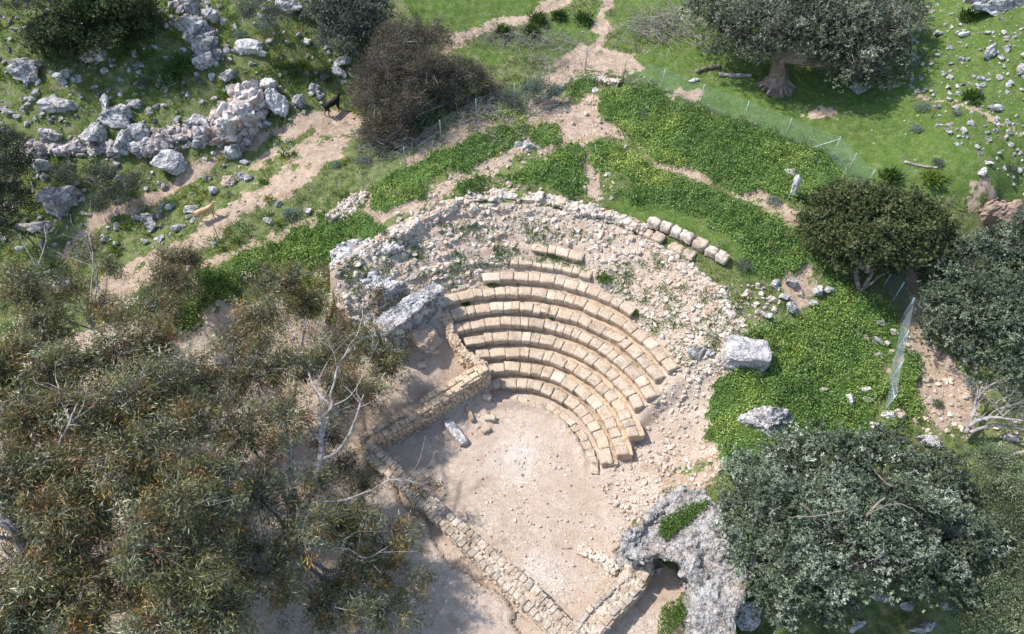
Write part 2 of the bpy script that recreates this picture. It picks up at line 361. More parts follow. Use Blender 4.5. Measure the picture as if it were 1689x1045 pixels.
M['leaf'] = leaf_mat('leaf'); M['gum_leaf'] = leaf_mat('gum_leaf', .2, .42, .5); M['grass'] = leaf_mat('grass_leaf', .35, .6)
def bark_mat(name, c1, c2, c3, sc=1.):
    m, n, b = mat(name, .85); tc = gpos(n)
    f = noise(n, 3*sc, 5, .65, tc, .6); g = noise(n, 22*sc, 4, .7, tc)
    c = ramp(n, f, [(.36, c1), (.5, c2), (.64, c3)]); c = mix(n, ramp(n, g, [(.35, G3(.5)), (.5, G3(0))]), c, tuple(v*.45 for v in c2))
    L(n, c, b.inputs['Base Color']); bump(n, b, mth(n, 'ADD', f, mth(n, 'MULTIPLY', g, .4)), .6, .05); return m
M['gum_bark'] = bark_mat('gum_bark', (.14, .115, .10), (.28, .25, .23), (.44, .42, .41), .6)
M['bark'] = bark_mat('bark', (.11, .085, .065), (.2, .165, .135), (.3, .26, .22))
M['olive_bark'] = bark_mat('olive_bark', (.13, .09, .075), (.24, .18, .15), (.36, .27, .2))
M['twig'] = bark_mat('twig', (.20, .17, .155), (.31, .275, .26), (.45, .42, .40))
def plain(name, c, rough=.6, metal=0., var=.25, sc=6):
    m, n, b = mat(name, rough); b.inputs['Metallic'].default_value = metal
    f = noise(n, sc, 4, .6, gpos(n)); cc = ramp(n, f, [(.3, tuple(v*(1-var) for v in c)), (.7, tuple(min(1, v*(1+var)) for v in c))]); L(n, cc, b.inputs['Base Color']); return m
M['green_wire'] = plain('green_wire', (.26, .42, .34), .5); M['grey_wire'] = plain('grey_wire', (.17, .2, .2), .5); M['steel'] = plain('galvanised_steel', (.42, .50, .56), .4, .3)
M['post'] = plain('post_metal', (.40, .43, .41), .5, .2); M['rust'] = plain('rusty_post', (.20, .13, .09), .9)
M['goat_black'] = plain('black_hair', (.018, .017, .018), .8); M['goat_tan'] = plain('tan_hair', (.55, .36, .20), .9, 0, .3)
M['goat_brown'] = plain('brown_hair', (.13, .045, .02), .9); M['horn'] = plain('horn', (.2, .17, .14), .5)
M['cream_hair'] = plain('cream_hair', (.6, .5, .38), .9)

# ------------------------------------------------------------------ mesh helpers
def tag(o, label=None, cat=None, group=None, kind=None):
    if label: o['label'] = label
    if cat: o['category'] = cat
    if group: o['group'] = group
    if kind: o['kind'] = kind
    return o
def mesh_np(name, V, faces, k=None, mt=None, parent=None, smooth=True, tint=None, origin=None, attr=None):
    """V (n,3); faces = (m,k) int array or list of arrays"""
    V = np.asarray(V, float)
    if origin is None:
        origin = np.array([V[:, 0].mean(), V[:, 1].mean(), V[:, 2].min()]) if parent is None else np.zeros(3)
    me = bpy.data.meshes.new(name)
    fl = faces if isinstance(faces, list) else [faces]
    fl = [np.asarray(f, np.int32) for f in fl if len(f)]
    me.vertices.add(len(V)); me.vertices.foreach_set('co', (V-origin).ravel())
    nl = sum(f.size for f in fl); npoly = sum(len(f) for f in fl)
    me.loops.add(nl); me.loops.foreach_set('vertex_index', np.concatenate([f.ravel() for f in fl]))
    me.polygons.add(npoly)
    tot = np.concatenate([np.full(len(f), f.shape[1]) for f in fl]); st = np.concatenate([[0], np.cumsum(tot)[:-1]])
    me.polygons.foreach_set('loop_start', st.astype(np.int32))
    me.polygons.foreach_set('use_smooth', np.full(npoly, smooth))
    me.update(calc_edges=True)
    for nm, arr in ((('tint', tint),) + tuple(attr or ())):
        if arr is not None:
            a = me.color_attributes.new(nm, 'FLOAT_COLOR', 'POINT'); q = np.ones((len(V), 4)); q[:, :arr.shape[1]] = arr
            a.data.foreach_set('color', q.ravel())
    if mt: me.materials.append(mt)
    o = bpy.data.objects.new(name, me); col.objects.link(o); o.location = origin
    if parent is not None:
        o.parent = parent; o.location = Vector(origin)-parent.location
    return o
def empty(name, loc, label=None, cat=None, group=None):
    o = bpy.data.objects.new(name, None); col.objects.link(o); o.location = Vector([float(v) for v in loc]); o.empty_display_size = .2
    return tag(o, label, cat, group)
class MB:
    def __init__(s): s.V = []; s.Fq = []; s.Ft = []; s.n = 0; s.C = []
    def add(s, V, F, c=None):
        V = np.asarray(V); F = np.asarray(F)
        (s.Fq if F.shape[1] == 4 else s.Ft).append(F+s.n); s.V.append(V); s.n += len(V)
        if c is not None: s.C.append(np.broadcast_to(c, (len(V), 3)))
    def build(s, name, mt, parent=None, smooth=True, origin=None):
        fs = []
        if s.Fq: fs.append(np.concatenate(s.Fq))
        if s.Ft: fs.append(np.concatenate(s.Ft))
        return mesh_np(name, np.concatenate(s.V), fs, mt=mt, parent=parent, smooth=smooth, tint=np.concatenate(s.C) if s.C else None, origin=origin)
def ico(sub):
    t = (1+5**.5)/2
    V = np.array([(-1,t,0),(1,t,0),(-1,-t,0),(1,-t,0),(0,-1,t),(0,1,t),(0,-1,-t),(0,1,-t),(t,0,-1),(t,0,1),(-t,0,-1),(-t,0,1)], float)
    V /= np.linalg.norm(V[0])
    F = [(0,11,5),(0,5,1),(0,1,7),(0,7,10),(0,10,11),(1,5,9),(5,11,4),(11,10,2),(10,7,6),(7,1,8),(3,9,4),(3,4,2),(3,2,6),(3,6,8),(3,8,9),(4,9,5),(2,4,11),(6,2,10),(8,6,7),(9,8,1)]
    V = [tuple(v) for v in V]
    for _ in range(sub):
        c = {}; NF = []
        def mid(a, b):
            k = (min(a, b), max(a, b))
            if k not in c:
                m = (np.array(V[a])+np.array(V[b])); m /= np.linalg.norm(m); V.append(tuple(m)); c[k] = len(V)-1
            return c[k]
        for a, b, d in F:
            x, y, z = mid(a, b), mid(b, d), mid(d, a); NF += [(a, x, z), (b, y, x), (d, z, y), (x, y, z)]
        F = NF
    return np.array(V), np.array(F, np.int32)
ICO = {s: ico(s) for s in range(5)}
def rock_shape(rng, sub=2, cuts=13, rough=.12, cutd=(.32, .8), fr=1.6):
    V, F = ICO[sub]; V = V.copy()
    for _ in range(cuts):
        n = rng.normal(size=3); n /= np.linalg.norm(n); d = rng.uniform(*cutd)
        q = V @ n - d; V -= np.maximum(q, 0)[:, None]*n[None]*.92
    off = rng.uniform(0, 50, 3); dirs = ICO[sub][0]
    V = V + dirs*(fbm(V*fr+off, 4 if sub > 2 else 2, int(rng.integers(999)), .6))[:, None]*rough
    if sub > 2: V = V - dirs*np.abs(fbm(V*4.5+off, 3, 77, .6))[:, None]*.10
    V /= np.abs(V).max(0)[None]
    return V, F
_rng = np.random.default_rng(5)
TEMPL2 = [rock_shape(_rng, 2) for _ in range(14)]
TEMPL1 = [rock_shape(_rng, 1, 6, .1) for _ in range(10)]
def rotm(rng, tilt=.4, n=1):
    a = rng.uniform(0, 2*np.pi, n); b = rng.normal(0, tilt, n); c = rng.normal(0, tilt, n)
    ca, sa, cb, sb, cc, sc = np.cos(a), np.sin(a), np.cos(b), np.sin(b), np.cos(c), np.sin(c)
    Rz = np.zeros((n, 3, 3)); Rz[:, 0, 0] = ca; Rz[:, 0, 1] = -sa; Rz[:, 1, 0] = sa; Rz[:, 1, 1] = ca; Rz[:, 2, 2] = 1
    Rx = np.zeros((n, 3, 3)); Rx[:, 0, 0] = 1; Rx[:, 1, 1] = cb; Rx[:, 1, 2] = -sb; Rx[:, 2, 1] = sb; Rx[:, 2, 2] = cb
    Ry = np.zeros((n, 3, 3)); Ry[:, 1, 1] = 1; Ry[:, 0, 0] = cc; Ry[:, 0, 2] = sc; Ry[:, 2, 0] = -sc; Ry[:, 2, 2] = cc
    return Ry @ Rx @ Rz
def stones_into(mb, P, S, rng, templ=None, tilt=.5, flat=(.5, .9)):
    """P (n,3), S (n,) half size"""
    templ = templ or TEMPL2; n = len(P); Rm = rotm(rng, tilt, n)
    which = rng.integers(0, len(templ), n)
    sc = np.stack([np.ones(n), rng.uniform(.6, 1, n), rng.uniform(*flat, n)], -1)*S[:, None]
    for w in range(len(templ)):
        idx = np.nonzero(which == w)[0]
        if not len(idx): continue
        V, F = templ[w]
        W = np.einsum('nij,nvj->nvi', Rm[idx], V[None]*sc[idx][:, None]) + P[idx][:, None]
        mb.add(W.reshape(-1, 3), (F[None]+(np.arange(len(idx))*len(V))[:, None, None]).reshape(-1, 3))
# tapered tubes
def tube(pts, rad, sides=7):
    P = np.asarray(pts, float); r = np.asarray(rad, float); n = len(P)
    Tn = np.gradient(P, axis=0); Tn /= np.linalg.norm(Tn, axis=1)[:, None]+1e-9
    ref = np.array([.31, .95, .07]) if abs(Tn[0] @ np.array([.31, .95, .07])) < .9 else np.array([1., 0, 0])
    A = np.cross(Tn, ref); A /= np.linalg.norm(A, axis=1)[:, None]+1e-9; B = np.cross(Tn, A)
    a = np.linspace(0, 2*np.pi, sides, endpoint=False)
    V = P[:, None]+r[:, None, None]*(np.cos(a)[None, :, None]*A[:, None]+np.sin(a)[None, :, None]*B[:, None])
    i = np.arange(n-1)[:, None]*sides; j = np.arange(sides)[None]; j2 = (j+1) % sides
    F = np.stack([i+j, i+j2, i+sides+j2, i+sides+j], -1).reshape(-1, 4)
    V = V.reshape(-1, 3); V = np.vstack([V, P[0], P[-1]]); e0 = len(V)-2
    cap = [[0+k, e0, (k+1) % sides] for k in range(sides)] + [[(n-1)*sides+(k+1) % sides, e0+1, (n-1)*sides+k] for k in range(sides)]
    return V, F, np.array(cap)
def add_tube(mb, pts, rad, sides=7, c=None):
    V, F, cap = tube(pts, rad, sides); n0 = mb.n; mb.add(V, F, c); mb.Ft.append(cap+n0)
def wires(mb, A, B, r):                       # many straight 3-sided wires
    A = np.asarray(A, float); B = np.asarray(B, float); d = B-A; d /= np.linalg.norm(d, axis=1)[:, None]+1e-9
    ref = np.where(np.abs(d[:, 2:3]) > .9, np.array([[1., 0, 0]]), np.array([[0, 0, 1.]])); u = np.cross(d, ref); u /= np.linalg.norm(u, axis=1)[:, None]; v = np.cross(d, u)
    r = np.broadcast_to(r, (len(A),)); ang = np.array([0, 2.094, 4.189])
    off = np.cos(ang)[None, :, None]*u[:, None]+np.sin(ang)[None, :, None]*v[:, None]
    V = np.concatenate([A[:, None]+off*r[:, None, None], B[:, None]+off*r[:, None, None]*.7], 1).reshape(-1, 3)
    b = np.arange(len(A))[:, None, None]*6; f = np.array([[0, 1, 4, 3], [1, 2, 5, 4], [2, 0, 3, 5]])[None]
    mb.add(V, (b+f).reshape(-1, 4))
def smooth_path(pts, n=10):
    P = np.asarray(pts, float)
    if len(P) < 3: return np.linspace(P[0], P[-1], n)
    t = np.linspace(0, len(P)-1, n*(len(P)-1)+1); out = []
    Q = np.vstack([2*P[0]-P[1], P, 2*P[-1]-P[-2]])
    for v in t:
        i = min(int(v), len(P)-2); f = v-i; p0, p1, p2, p3 = Q[i], Q[i+1], Q[i+2], Q[i+3]
        out.append(.5*((2*p1)+(-p0+p2)*f+(2*p0-5*p1+4*p2-p3)*f*f+(-p0+3*p1-3*p2+p3)*f**3))
    return np.array(out)
# leaves: rhombic blades
def leaves(mb, P, Lg, Wd, rng, colr, droop=0., up=0., out=None, fold=True):
    n = len(P); a = rng.normal(size=(n, 3)); a[:, 2] -= droop
    if out is not None: a += out
    a /= np.linalg.norm(a, axis=1)[:, None]
    b = rng.normal(size=(n, 3)); 
    nn = np.cross(a, b); nn[:, 2] = np.abs(nn[:, 2])+up; b = np.cross(nn, a); b /= np.linalg.norm(b, axis=1)[:, None]+1e-9
    Lg = np.broadcast_to(Lg, (n,))*rng.uniform(.6, 1.25, n); Wd = np.broadcast_to(Wd, (n,))*rng.uniform(.7, 1.2, n)
    base = P; tip = P+a*Lg[:, None]; m = P+a*(Lg*.5)[:, None]
    V = np.stack([base, m+b*(Wd*.5)[:, None], tip, m-b*(Wd*.5)[:, None]], 1).reshape(-1, 3)
    F = np.arange(n*4).reshape(-1, 4)
    mb.add(V, F, np.repeat(colr, 4, 0))
def palette(rng, n, cols, wts, var=.18):
    c = np.array(cols)[rng.choice(len(cols), n, p=np.array(wts)/sum(wts))]
    return np.clip(c*(1+rng.normal(0, var, (n, 1))), .004, 1)
print('helpers ok')
# ------------------------------------------------------------------ ground sheet
def lushmound(x, y): return .20 + .38*fbm2(x, y, .8, 3, 77) + .10*np.abs(fbm2(x, y, 3.1, 2, 78))
def build_ground():
    xa = np.concatenate([[-160, -120, -90, -70, -58, -50, -44], np.arange(-39, 37.01, .125), [42, 48, 56, 68, 90, 120, 160]])
    ya = np.concatenate([[-60, -40, -25, -12, -4, 1, 4.5], np.arange(7, 55.01, .125), [57, 60, 65, 72, 82, 100, 130, 180]])
    Xg, Yg = np.meshgrid(xa, ya, indexing='ij')
    lush, lawn, soil, pale = zones(Xg, Yg)
    far = (Yg > 56) | (np.abs(Xg) > 40); lawn = np.where(far, 0, lawn)
    Z = height(Xg, Yg) + lush*np.clip(lushmound(Xg, Yg), .03, 1)*.75 + (1-soil)*(1-lush)*(1-lawn)*.05*fbm2(Xg, Yg, 2.2, 3, 5)
    V = np.stack([Xg, Yg, Z], -1).reshape(-1, 3); ny = len(ya)
    i, j = np.meshgrid(np.arange(len(xa)-1), np.arange(ny-1), indexing='ij'); b = (i*ny+j).ravel()
    F = np.stack([b, b+ny, b+ny+1, b+1], -1)
    at = np.stack([lush, lawn, soil], -1).reshape(-1, 3); cc_ = unp(850, 745, 0); chalk = sstep(2.3, .3, np.hypot(Xg-cc_[0], (Yg-cc_[1])*1.1)+.9*fbm2(Xg, Yg, .9, 3, 8)); cc_ = unp(900, 945, 0)
    chalk = np.maximum(chalk, .7*sstep(1.9, .3, np.hypot((Xg-cc_[0])*.9, (Yg-cc_[1])*1.2)+.8*fbm2(Xg, Yg, 1., 3, 9)))
    at2 = np.stack([pale, chalk, pale], -1).reshape(-1, 3)
    cx = V[F].mean(1); a = at[F].mean(1); a2 = at2[F].mean(1)[:, 0]
    r = np.hypot(cx[:, 0]-XC, cx[:, 1]-YC)
    floor = (a2 > .5) & ((r < 4.0) | (inpoly(cx[:, 0], cx[:, 1], gpoly([(620,750),(700,690),(800,650),(990,770),(1030,880),(935,1030)]))))
    path = (a[:, 2] > .5) & (a[:, 0] < .5) & (a2 < .5)
    for nm, msk in (('dirt_floor', floor), ('path', path & ~floor), ('ground', ~path & ~floor)):
        f = F[msk]; u, inv = np.unique(f, return_inverse=True)
        o = mesh_np(nm, V[u], inv.reshape(f.shape), mt=M['ground'], attr=[('zone', at[u]), ('zone2', at2[u])], origin=np.zeros(3))
        o['kind'] = 'structure'
build_ground(); print('ground')

# ------------------------------------------------------------------ seat rows
def rough_box(nx, ny, nz, rng, rnd=.25, amp=.035, fr=1.3):
    """unit box [-1,1]^3 with worn edges"""
    vs = {}; V = []; F = []
    def vid(p):
        k = tuple(np.round(p, 5))
        if k not in vs: vs[k] = len(V); V.append(p)
        return vs[k]
    def grid(ax, s, a, b, na, nb):
        for i in range(na):
            for j in range(nb):
                q = []
                for di, dj in ((0, 0), (1, 0), (1, 1), (0, 1)):
                    p = [0, 0, 0]; p[ax] = s; p[a] = -1+2*(i+di)/na; p[b] = -1+2*(j+dj)/nb; q.append(vid(tuple(p)))
                F.append(q if s > 0 else q[::-1])
    grid(0, 1, 1, 2, ny, nz); grid(0, -1, 1, 2, ny, nz); grid(1, 1, 2, 0, nz, nx); grid(1, -1, 2, 0, nz, nx); grid(2, 1, 0, 1, nx, ny); grid(2, -1, 0, 1, nx, ny)
    V = np.array(V, float); off = rng.uniform(0, 40, 3)
    c = np.sort(np.abs(V), axis=1)[:, 1]           # closeness to an edge
    V *= (1-rnd*.22*(c[:, None] > .95)*(.5+rng.uniform(0, 1, (len(V), 1))))
    V += amp*np.stack([fbm(V*fr+off+s*9, 2, 3) for s in range(3)], -1)*1.6
    return V, np.array(F, np.int32)
def seat_row(i, a0, a1, mats, name_label, low=False, missing=(), zoff=0., w=(.52, .74)):
    rng = np.random.default_rng(100+i)
    r, zt = rk(i), zk(i)+zoff; h = .16 if low else .40; dep = .40 if low else .595
    am = R_((a0+a1)/2); root = empty('stone_seat_row', (XC+r*math.cos(am), YC+r*math.sin(am), zt-h), name_label, 'seat row', 'curved rows of stone seats')
    # bedding: earth behind and beneath the blocks
    na = 40; aa = np.linspace(R_(a0), R_(a1), na+1); prof = [(r+.10, zt-h-.15), (r+.10, zt-.10), (r+.45, zt-.075), (rk(i+1)+.14, zt-.06), (rk(i+1)+.14, zt-h-.15)]
    V = []
    for a in aa:
        for (rr, zz) in prof: V.append((XC+rr*math.cos(a), YC+rr*math.sin(a), zz+.015*math.sin(a*37+rr*20)))
    V = np.array(V); npf = len(prof); F = [[k*npf+j, k*npf+j+1, (k+1)*npf+j+1, (k+1)*npf+j] for k in range(na) for j in range(npf-1)]
    F += [[0, 1, 3, 4], [1, 2, 3, 3][:0] or [1, 2, 3, 1]][:1]
    if not low: mesh_np('bedding', V, np.array(F), mt=M['bedding'], parent=root, smooth=False)
    a = R_(a0); end = R_(a1); j = 0
    while a < end-.02:
        wa = rng.uniform(*w)/r
        if end-a-wa < .35/r: wa = end-a
        if j not in missing and not (low and rng.random() < .1):
            V, F = rough_box(9, 8, 5, rng, .22, .05, 1.9)
            g = .003+rng.uniform(0, .007); half = wa/2-g/r
            ang = a+wa/2+V[:, 0]*half
            dz = rng.normal(0, .024); dr = rng.normal(0, .03); tl = rng.normal(0, .02); dd = dep*rng.uniform(.93, 1.04)
            rr = r+dr+(V[:, 1]+1)/2*dd + tl*V[:, 0] + (.22*np.clip(1-np.degrees(ang)/60, 0, 1.2) if low else 0)
            z = zt+dz-h/2+V[:, 2]*h/2 + rng.normal(0, .012)*V[:, 0]
            rr = rr + np.where((V[:, 2] < .1) & (V[:, 1] < -.5), .05, 0)      # undercut riser
            P = np.stack([XC+rr*np.cos(ang), YC+rr*np.sin(ang), z], -1)
            ctr = P.mean(0); P = ctr+(P-ctr)
            u = rng.random(); m = M['seat'] if u < .66 else (M['seat_white'] if u < .66+mats else M['seat_grey'])
            mesh_np('seat_block', P, F, mt=m, parent=root, smooth=True)
        a += wa; j += 1
    return root
M['bedding'] = stone_mat('bedding_earth', (.47, .36, .25), (.27, .19, .13), .6, (.4, .28, .18), .5, .8)
ROWS = [(0, -5, 105, .15, 'low curb of pale stones around the arena, innermost ring of the seating', True),
 (1, 0, 107, .1, 'lowest full seat row, just above the curb of the arena', False),
 (2, 3, 105, .12, 'second full seat row from the arena', False),
 (3, 10, 108, .15, 'third full seat row from the arena, ending in a squared block on the bare slope', False),
 (4, 21, 112, .2, 'fourth full seat row from the arena, its lower half ending beside a broken step', False),
 (5, 22, 118, .15, 'fifth full seat row from the arena, starting at the edge of the sunken room', False),
 (6, 26, 119, .2, 'sixth full seat row from the arena, just below the longest complete row', False),
 (7, 26, 116, .2, 'seventh and longest complete seat row, directly below the broken upper rows', False),
 (8, 49, 100, .3, 'broken upper seat row ending in a jagged stump beside the rubble', False),
 (9, 66, 91, .2, 'short upper seat row between the jagged broken row and the topmost fragment', False),
 (10, 70, 85, .3, 'topmost remaining fragment of seating, a few worn blocks in the rubble', False)]
for (i, a0, a1, wh, lab, low) in ROWS:
    seat_row(i, a0, a1, wh, lab, low, zoff=(.06 if i == 0 else 0), w=((.3, .6) if low else (.40, .86)))
print('seats')

# ------------------------------------------------------------------ masonry masses
def mass(name, prisms, voxel=.09, amp=.12, fr=1.6, mt=None, stones=None, carve=(), parent=None, templ=None, seed=1, smt=None, fine=.03):
    V = []; F = []
    for poly, zb, zt in prisms:
        n = len(poly); b = len(V); zts = zt if hasattr(zt, '__len__') else [zt]*n; zbs = zb if hasattr(zb, '__len__') else [zb]*n
        ar = sum(poly[k][0]*poly[(k+1) % n][1]-poly[(k+1) % n][0]*poly[k][1] for k in range(n))
        if ar < 0: poly = poly[::-1]; zts = list(zts)[::-1]; zbs = list(zbs)[::-1]
        V += [(poly[k][0], poly[k][1], zbs[k]) for k in range(n)]+[(poly[k][0], poly[k][1], zts[k]) for k in range(n)]
        F.append([b+k for k in range(n)][::-1]); F.append([b+n+k for k in range(n)])
        F += [[b+k, b+(k+1) % n, b+n+(k+1) % n, b+n+k] for k in range(n)]
    me = bpy.data.meshes.new('tmp'); me.from_pydata([tuple(map(float, v)) for v in V], [], F); o = bpy.data.objects.new('tmp', me); col.objects.link(o)
    rm = o.modifiers.new('r', 'REMESH'); rm.mode = 'VOXEL'; rm.voxel_size = voxel
    cutters = []
    for c, rad in carve:
        cv, cf = ICO[3]; cm = bpy.data.meshes.new('c'); cm.from_pydata([tuple(v) for v in (cv*np.array(rad)+np.array(c))], [], cf.tolist()); co = bpy.data.objects.new('c', cm); col.objects.link(co); cutters.append(co)
        bm_ = o.modifiers.new('b', 'BOOLEAN'); bm_.operation = 'DIFFERENCE'; bm_.object = co; bm_.solver = 'EXACT'
    if carve:
        rm2 = o.modifiers.new('r2', 'REMESH'); rm2.mode = 'VOXEL'; rm2.voxel_size = voxel
    dg = bpy.context.evaluated_depsgraph_get(); dg.update(); ev = o.evaluated_get(dg).to_mesh()
    nv = len(ev.vertices); P = np.empty(nv*3); ev.vertices.foreach_get('co', P); P = P.reshape(-1, 3)
    Nn = np.empty(nv*3); ev.vertices.foreach_get('normal', Nn); Nn = Nn.reshape(-1, 3)
    tri = []; quad = []
    for p in ev.polygons: (quad if len(p.vertices) == 4 else tri).append(list(p.vertices))
    bpy.data.objects.remove(o)
    for c_ in cutters: bpy.data.objects.remove(c_)
    P = P + Nn*(amp*fbm(P*fr+seed*3.1, 4, seed, .62))[:, None] - Nn*(fine*np.abs(fbm(P*5+seed, 3, seed+4, .7)))[:, None]*4
    mb = MB(); q = np.array(quad, np.int32).reshape(-1, 4); mb.add(P, q)
    if tri: mb.Ft.append(np.array(tri, np.int32))
    obj = mb.build(name, mt, parent, smooth=False)
    if stones:
        cnt, s0, s1 = stones; rng = np.random.default_rng(seed); A = P[q[:, 0]]; ar = np.linalg.norm(np.cross(P[q[:, 1]]-A, P[q[:, 3]]-A), axis=1)
        nz = Nn[q[:, 0]]; ar = ar*(nz[:, 2] > -.3); pick = rng.choice(len(q), cnt, p=ar/ar.sum())
        u, v = rng.random((2, cnt, 1)); Q = A[pick]+(P[q[pick, 1]]-A[pick])*u+(P[q[pick, 3]]-A[pick])*v
        sb = MB(); S = s0+(s1-s0)*rng.random(cnt)**2.2
        stones_into(sb, Q+nz[pick]*(S*.12)[:, None], S, rng, templ or TEMPL1, .4, (.6, .95))
        V2 = np.concatenate([P]+sb.V); bpy.data.objects.remove(obj)
        mb = MB(); mb.add(P, q)
        if tri: mb.Ft.append(np.array(tri, np.int32))
        for f in sb.Ft: mb.Ft.append(f+len(P))
        mb.V = [V2]; mb.n = len(V2); obj = mb.build(name, mt, parent, smooth=False)
    return obj
def strip(path, w, zb, top=None):
    """path: [(px,py,ztop)], width m -> prisms"""
    P = [unp(*p) for p in path]; out = []
    for i in range(len(P)-1):
        a, b = P[i][:2], P[i+1][:2]; d = (b-a)/np.linalg.norm(b-a); n = np.array([-d[1], d[0]]); wa = (w if not hasattr(w, '__len__') else w[i])/2; wb = (w if not hasattr(w, '__len__') else w[i+1])/2
        a2 = a-d*.12; b2 = b+d*.12
        out.append(([a2+n*wa, a2-n*wa, b2-n*wb, b2+n*wb], zb, [P[i][2], P[i][2], P[i+1][2], P[i+1][2]]))
    return out
def pprism(pts, zb): # [(px,py,z)]
    P = [unp(*p) for p in pts]; return ([p[:2] for p in P], zb, [p[2] for p in P])
def circ(az, k, z): return (XC+rk(k)*math.cos(R_(az)), YC+rk(k)*math.sin(R_(az)), z)

o = mass('rubble_wall', strip([(652,385,5.7),(690,356,5.95),(760,326,6.05),(830,317,6.1),(900,324,6.0),(960,342,5.9),(1015,352,5.8),(1062,374,5.7)], [.8,.8,.75,.9,.7,.8,.7,.6], 3.6), .11, .38, 1.3, M['rubble'], (1500, .05, .20), seed=3)
tag(o, 'long curved rubble retaining wall crowning the top of the seating bowl', 'wall')
o = mass('rubble_wall', strip([(556,412,5.3),(600,406,5.3),(655,398,5.2)], 1.3, 2.6)+strip([(575,425,4.9),(612,450,4.7),(640,478,4.4)], 1.5, 2.4)+strip([(556,412,5.0),(560,450,4.4),(590,505,3.9),(625,545,3.6)], .9, 1.5), .11, .34, 1.4, M['grey_rubble'], (1100, .05, .17), seed=4)
tag(o, 'dark grey rubble mass at the left shoulder of the seating, behind the gum tree', 'wall')
o = mass('broken_wall', strip([(628,538,4.1),(672,505,4.25),(722,470,4.35)], [1.25, 1.2, .9], 1.3), .09, .13, 1.6, M['limestone'], (260, .04, .12), seed=5)
tag(o, 'thick wall fragment with a flat white top and a lichened face dark in shade', 'wall')
o = mass('retaining_wall', strip([(800,603,1.95),(770,622,1.85),(720,655,1.45),(665,690,1.05),(600,728,.85)], [.55, .6, .75, .8, .7], -.2), .07, .10, 2., M['brown_wall'], (900, .04, .13), seed=6)
tag(o, 'brown stone retaining wall running from the seats down towards the gum trees', 'wall')
def facing(o, path, w, zb, side, mt, seed, cw=(.18, .42), ch=.16, top=True):
    rng = np.random.default_rng(seed); P = smooth_path([unp(*p) for p in path], 8); s = np.concatenate([[0], np.cumsum(np.linalg.norm(np.diff(P[:, :2], axis=0), axis=1))]); mb = MB()
    ws = np.interp(s, np.linspace(0, s[-1], len(w)), w); z = zb
    while z < P[:, 2].max():
        a = -rng.uniform(0, .2); h_ = ch*rng.uniform(.8, 1.25)
        while a < s[-1]:
            wl = rng.uniform(*cw); m = min(max(a+wl/2, .02), s[-1]-.02); c = np.array([np.interp(m, s, P[:, q]) for q in range(3)]); e = np.array([np.interp(min(m+.1, s[-1]), s, P[:, q]) for q in range(3)]); f = np.array([np.interp(m-.1, s, P[:, q]) for q in range(3)])
            d = (e-f)[:2]; d /= np.linalg.norm(d)+1e-9; n = np.array([-d[1], d[0]])*side; a += wl
            if z+h_*.6 > c[2]: continue
            V, F = rough_box(4, 3, 3, rng, .5, .07); dp = .16; wd = np.interp(m, s, ws)/2
            Q = np.zeros((len(V), 3)); Q[:, :2] = c[:2]+n*(wd-.02+rng.normal(0, .02))+V[:, :1]*(wl/2-.008)*d+V[:, 1:2]*dp*n; Q[:, 2] = z+h_/2+V[:, 2]*(h_/2-.006); mb.add(Q, F)
        z += h_
    if top:
        for sd in (-1, 1):
            a = 0
            while a < s[-1]-.1:
                wl = rng.uniform(cw[0]*1.1, cw[1]*1.2); m = min(a+wl/2, s[-1]); c = np.array([np.interp(m, s, P[:, q]) for q in range(3)]); f = np.array([np.interp(m-.1, s, P[:, q]) for q in range(3)]); d = (c-f)[:2]; d /= np.linalg.norm(d)+1e-9; n = np.array([-d[1], d[0]])*sd; a += wl
                V, F = rough_box(4, 3, 3, rng, .5, .08); wd = np.interp(m, s, ws)/2; dp = rng.uniform(.13, .2); Q = np.zeros((len(V), 3))
                Q[:, :2] = c[:2]+n*(wd-.12+rng.normal(0, .02))+V[:, :1]*(wl/2-.008)*d+V[:, 1:2]*dp*n; Q[:, 2] = c[2]+.01+rng.normal(0, .02)+V[:, 2]*.09; mb.add(Q, F)
    mb.build('facing', M[mt], o, smooth=False)
facing(o, [(800,603,1.95),(770,622,1.85),(720,655,1.45),(665,690,1.05),(600,728,.85)], [.55, .6, .75, .8, .7], 0., 1, 'brown_wall', 61)
o = mass('stepped_wall', strip([(733,512,3.0),(742,545,2.6),(765,580,2.1),(798,601,1.95)], .5, .8), .07, .10, 2., M['brown_wall'], (260, .04, .12), seed=7)
tag(o, 'short stepped wall closing the left ends of the seat rows beside the sunken room', 'wall')
o = mass('stage_wall', strip([(608,742,.8),(650,780,.75),(700,825,.7),(760,880,.7),(820,935,.75),(875,985,.75),(940,1052,.7)], [.75, .65, .7, .8, .9, .95, .95], -.2), .08, .14, 1.6, M['wall_stone'], (900, .04, .13), seed=8)
tag(o, 'long low stage wall cutting straight across the front of the arena', 'wall')
facing(o, [(608,742,.8),(650,780,.75),(700,825,.7),(760,880,.7),(820,935,.75),(875,985,.75),(940,1052,.7)], [.75, .65, .7, .8, .9, .95, .95], 0., 1, 'wall_stone', 62, (.16, .4), .15)
o = mass('low_wall', strip([(955,1050,.75),(1000,1000,.8),(1045,955,.85),(1062,925,.9)], [1., 1.05, 1., .8], -.4), .08, .14, 1.6, M['wall_stone'], (320, .05, .17), seed=9)
tag(o, 'short low wall between the stage wall corner and the arched ruin', 'wall')
facing(o, [(955,1050,.75),(1000,1000,.8),(1045,955,.85),(1062,925,.9)], [1., 1.05, 1., .8], -.2, -1, 'wall_stone', 63, (.2, .5), .17)
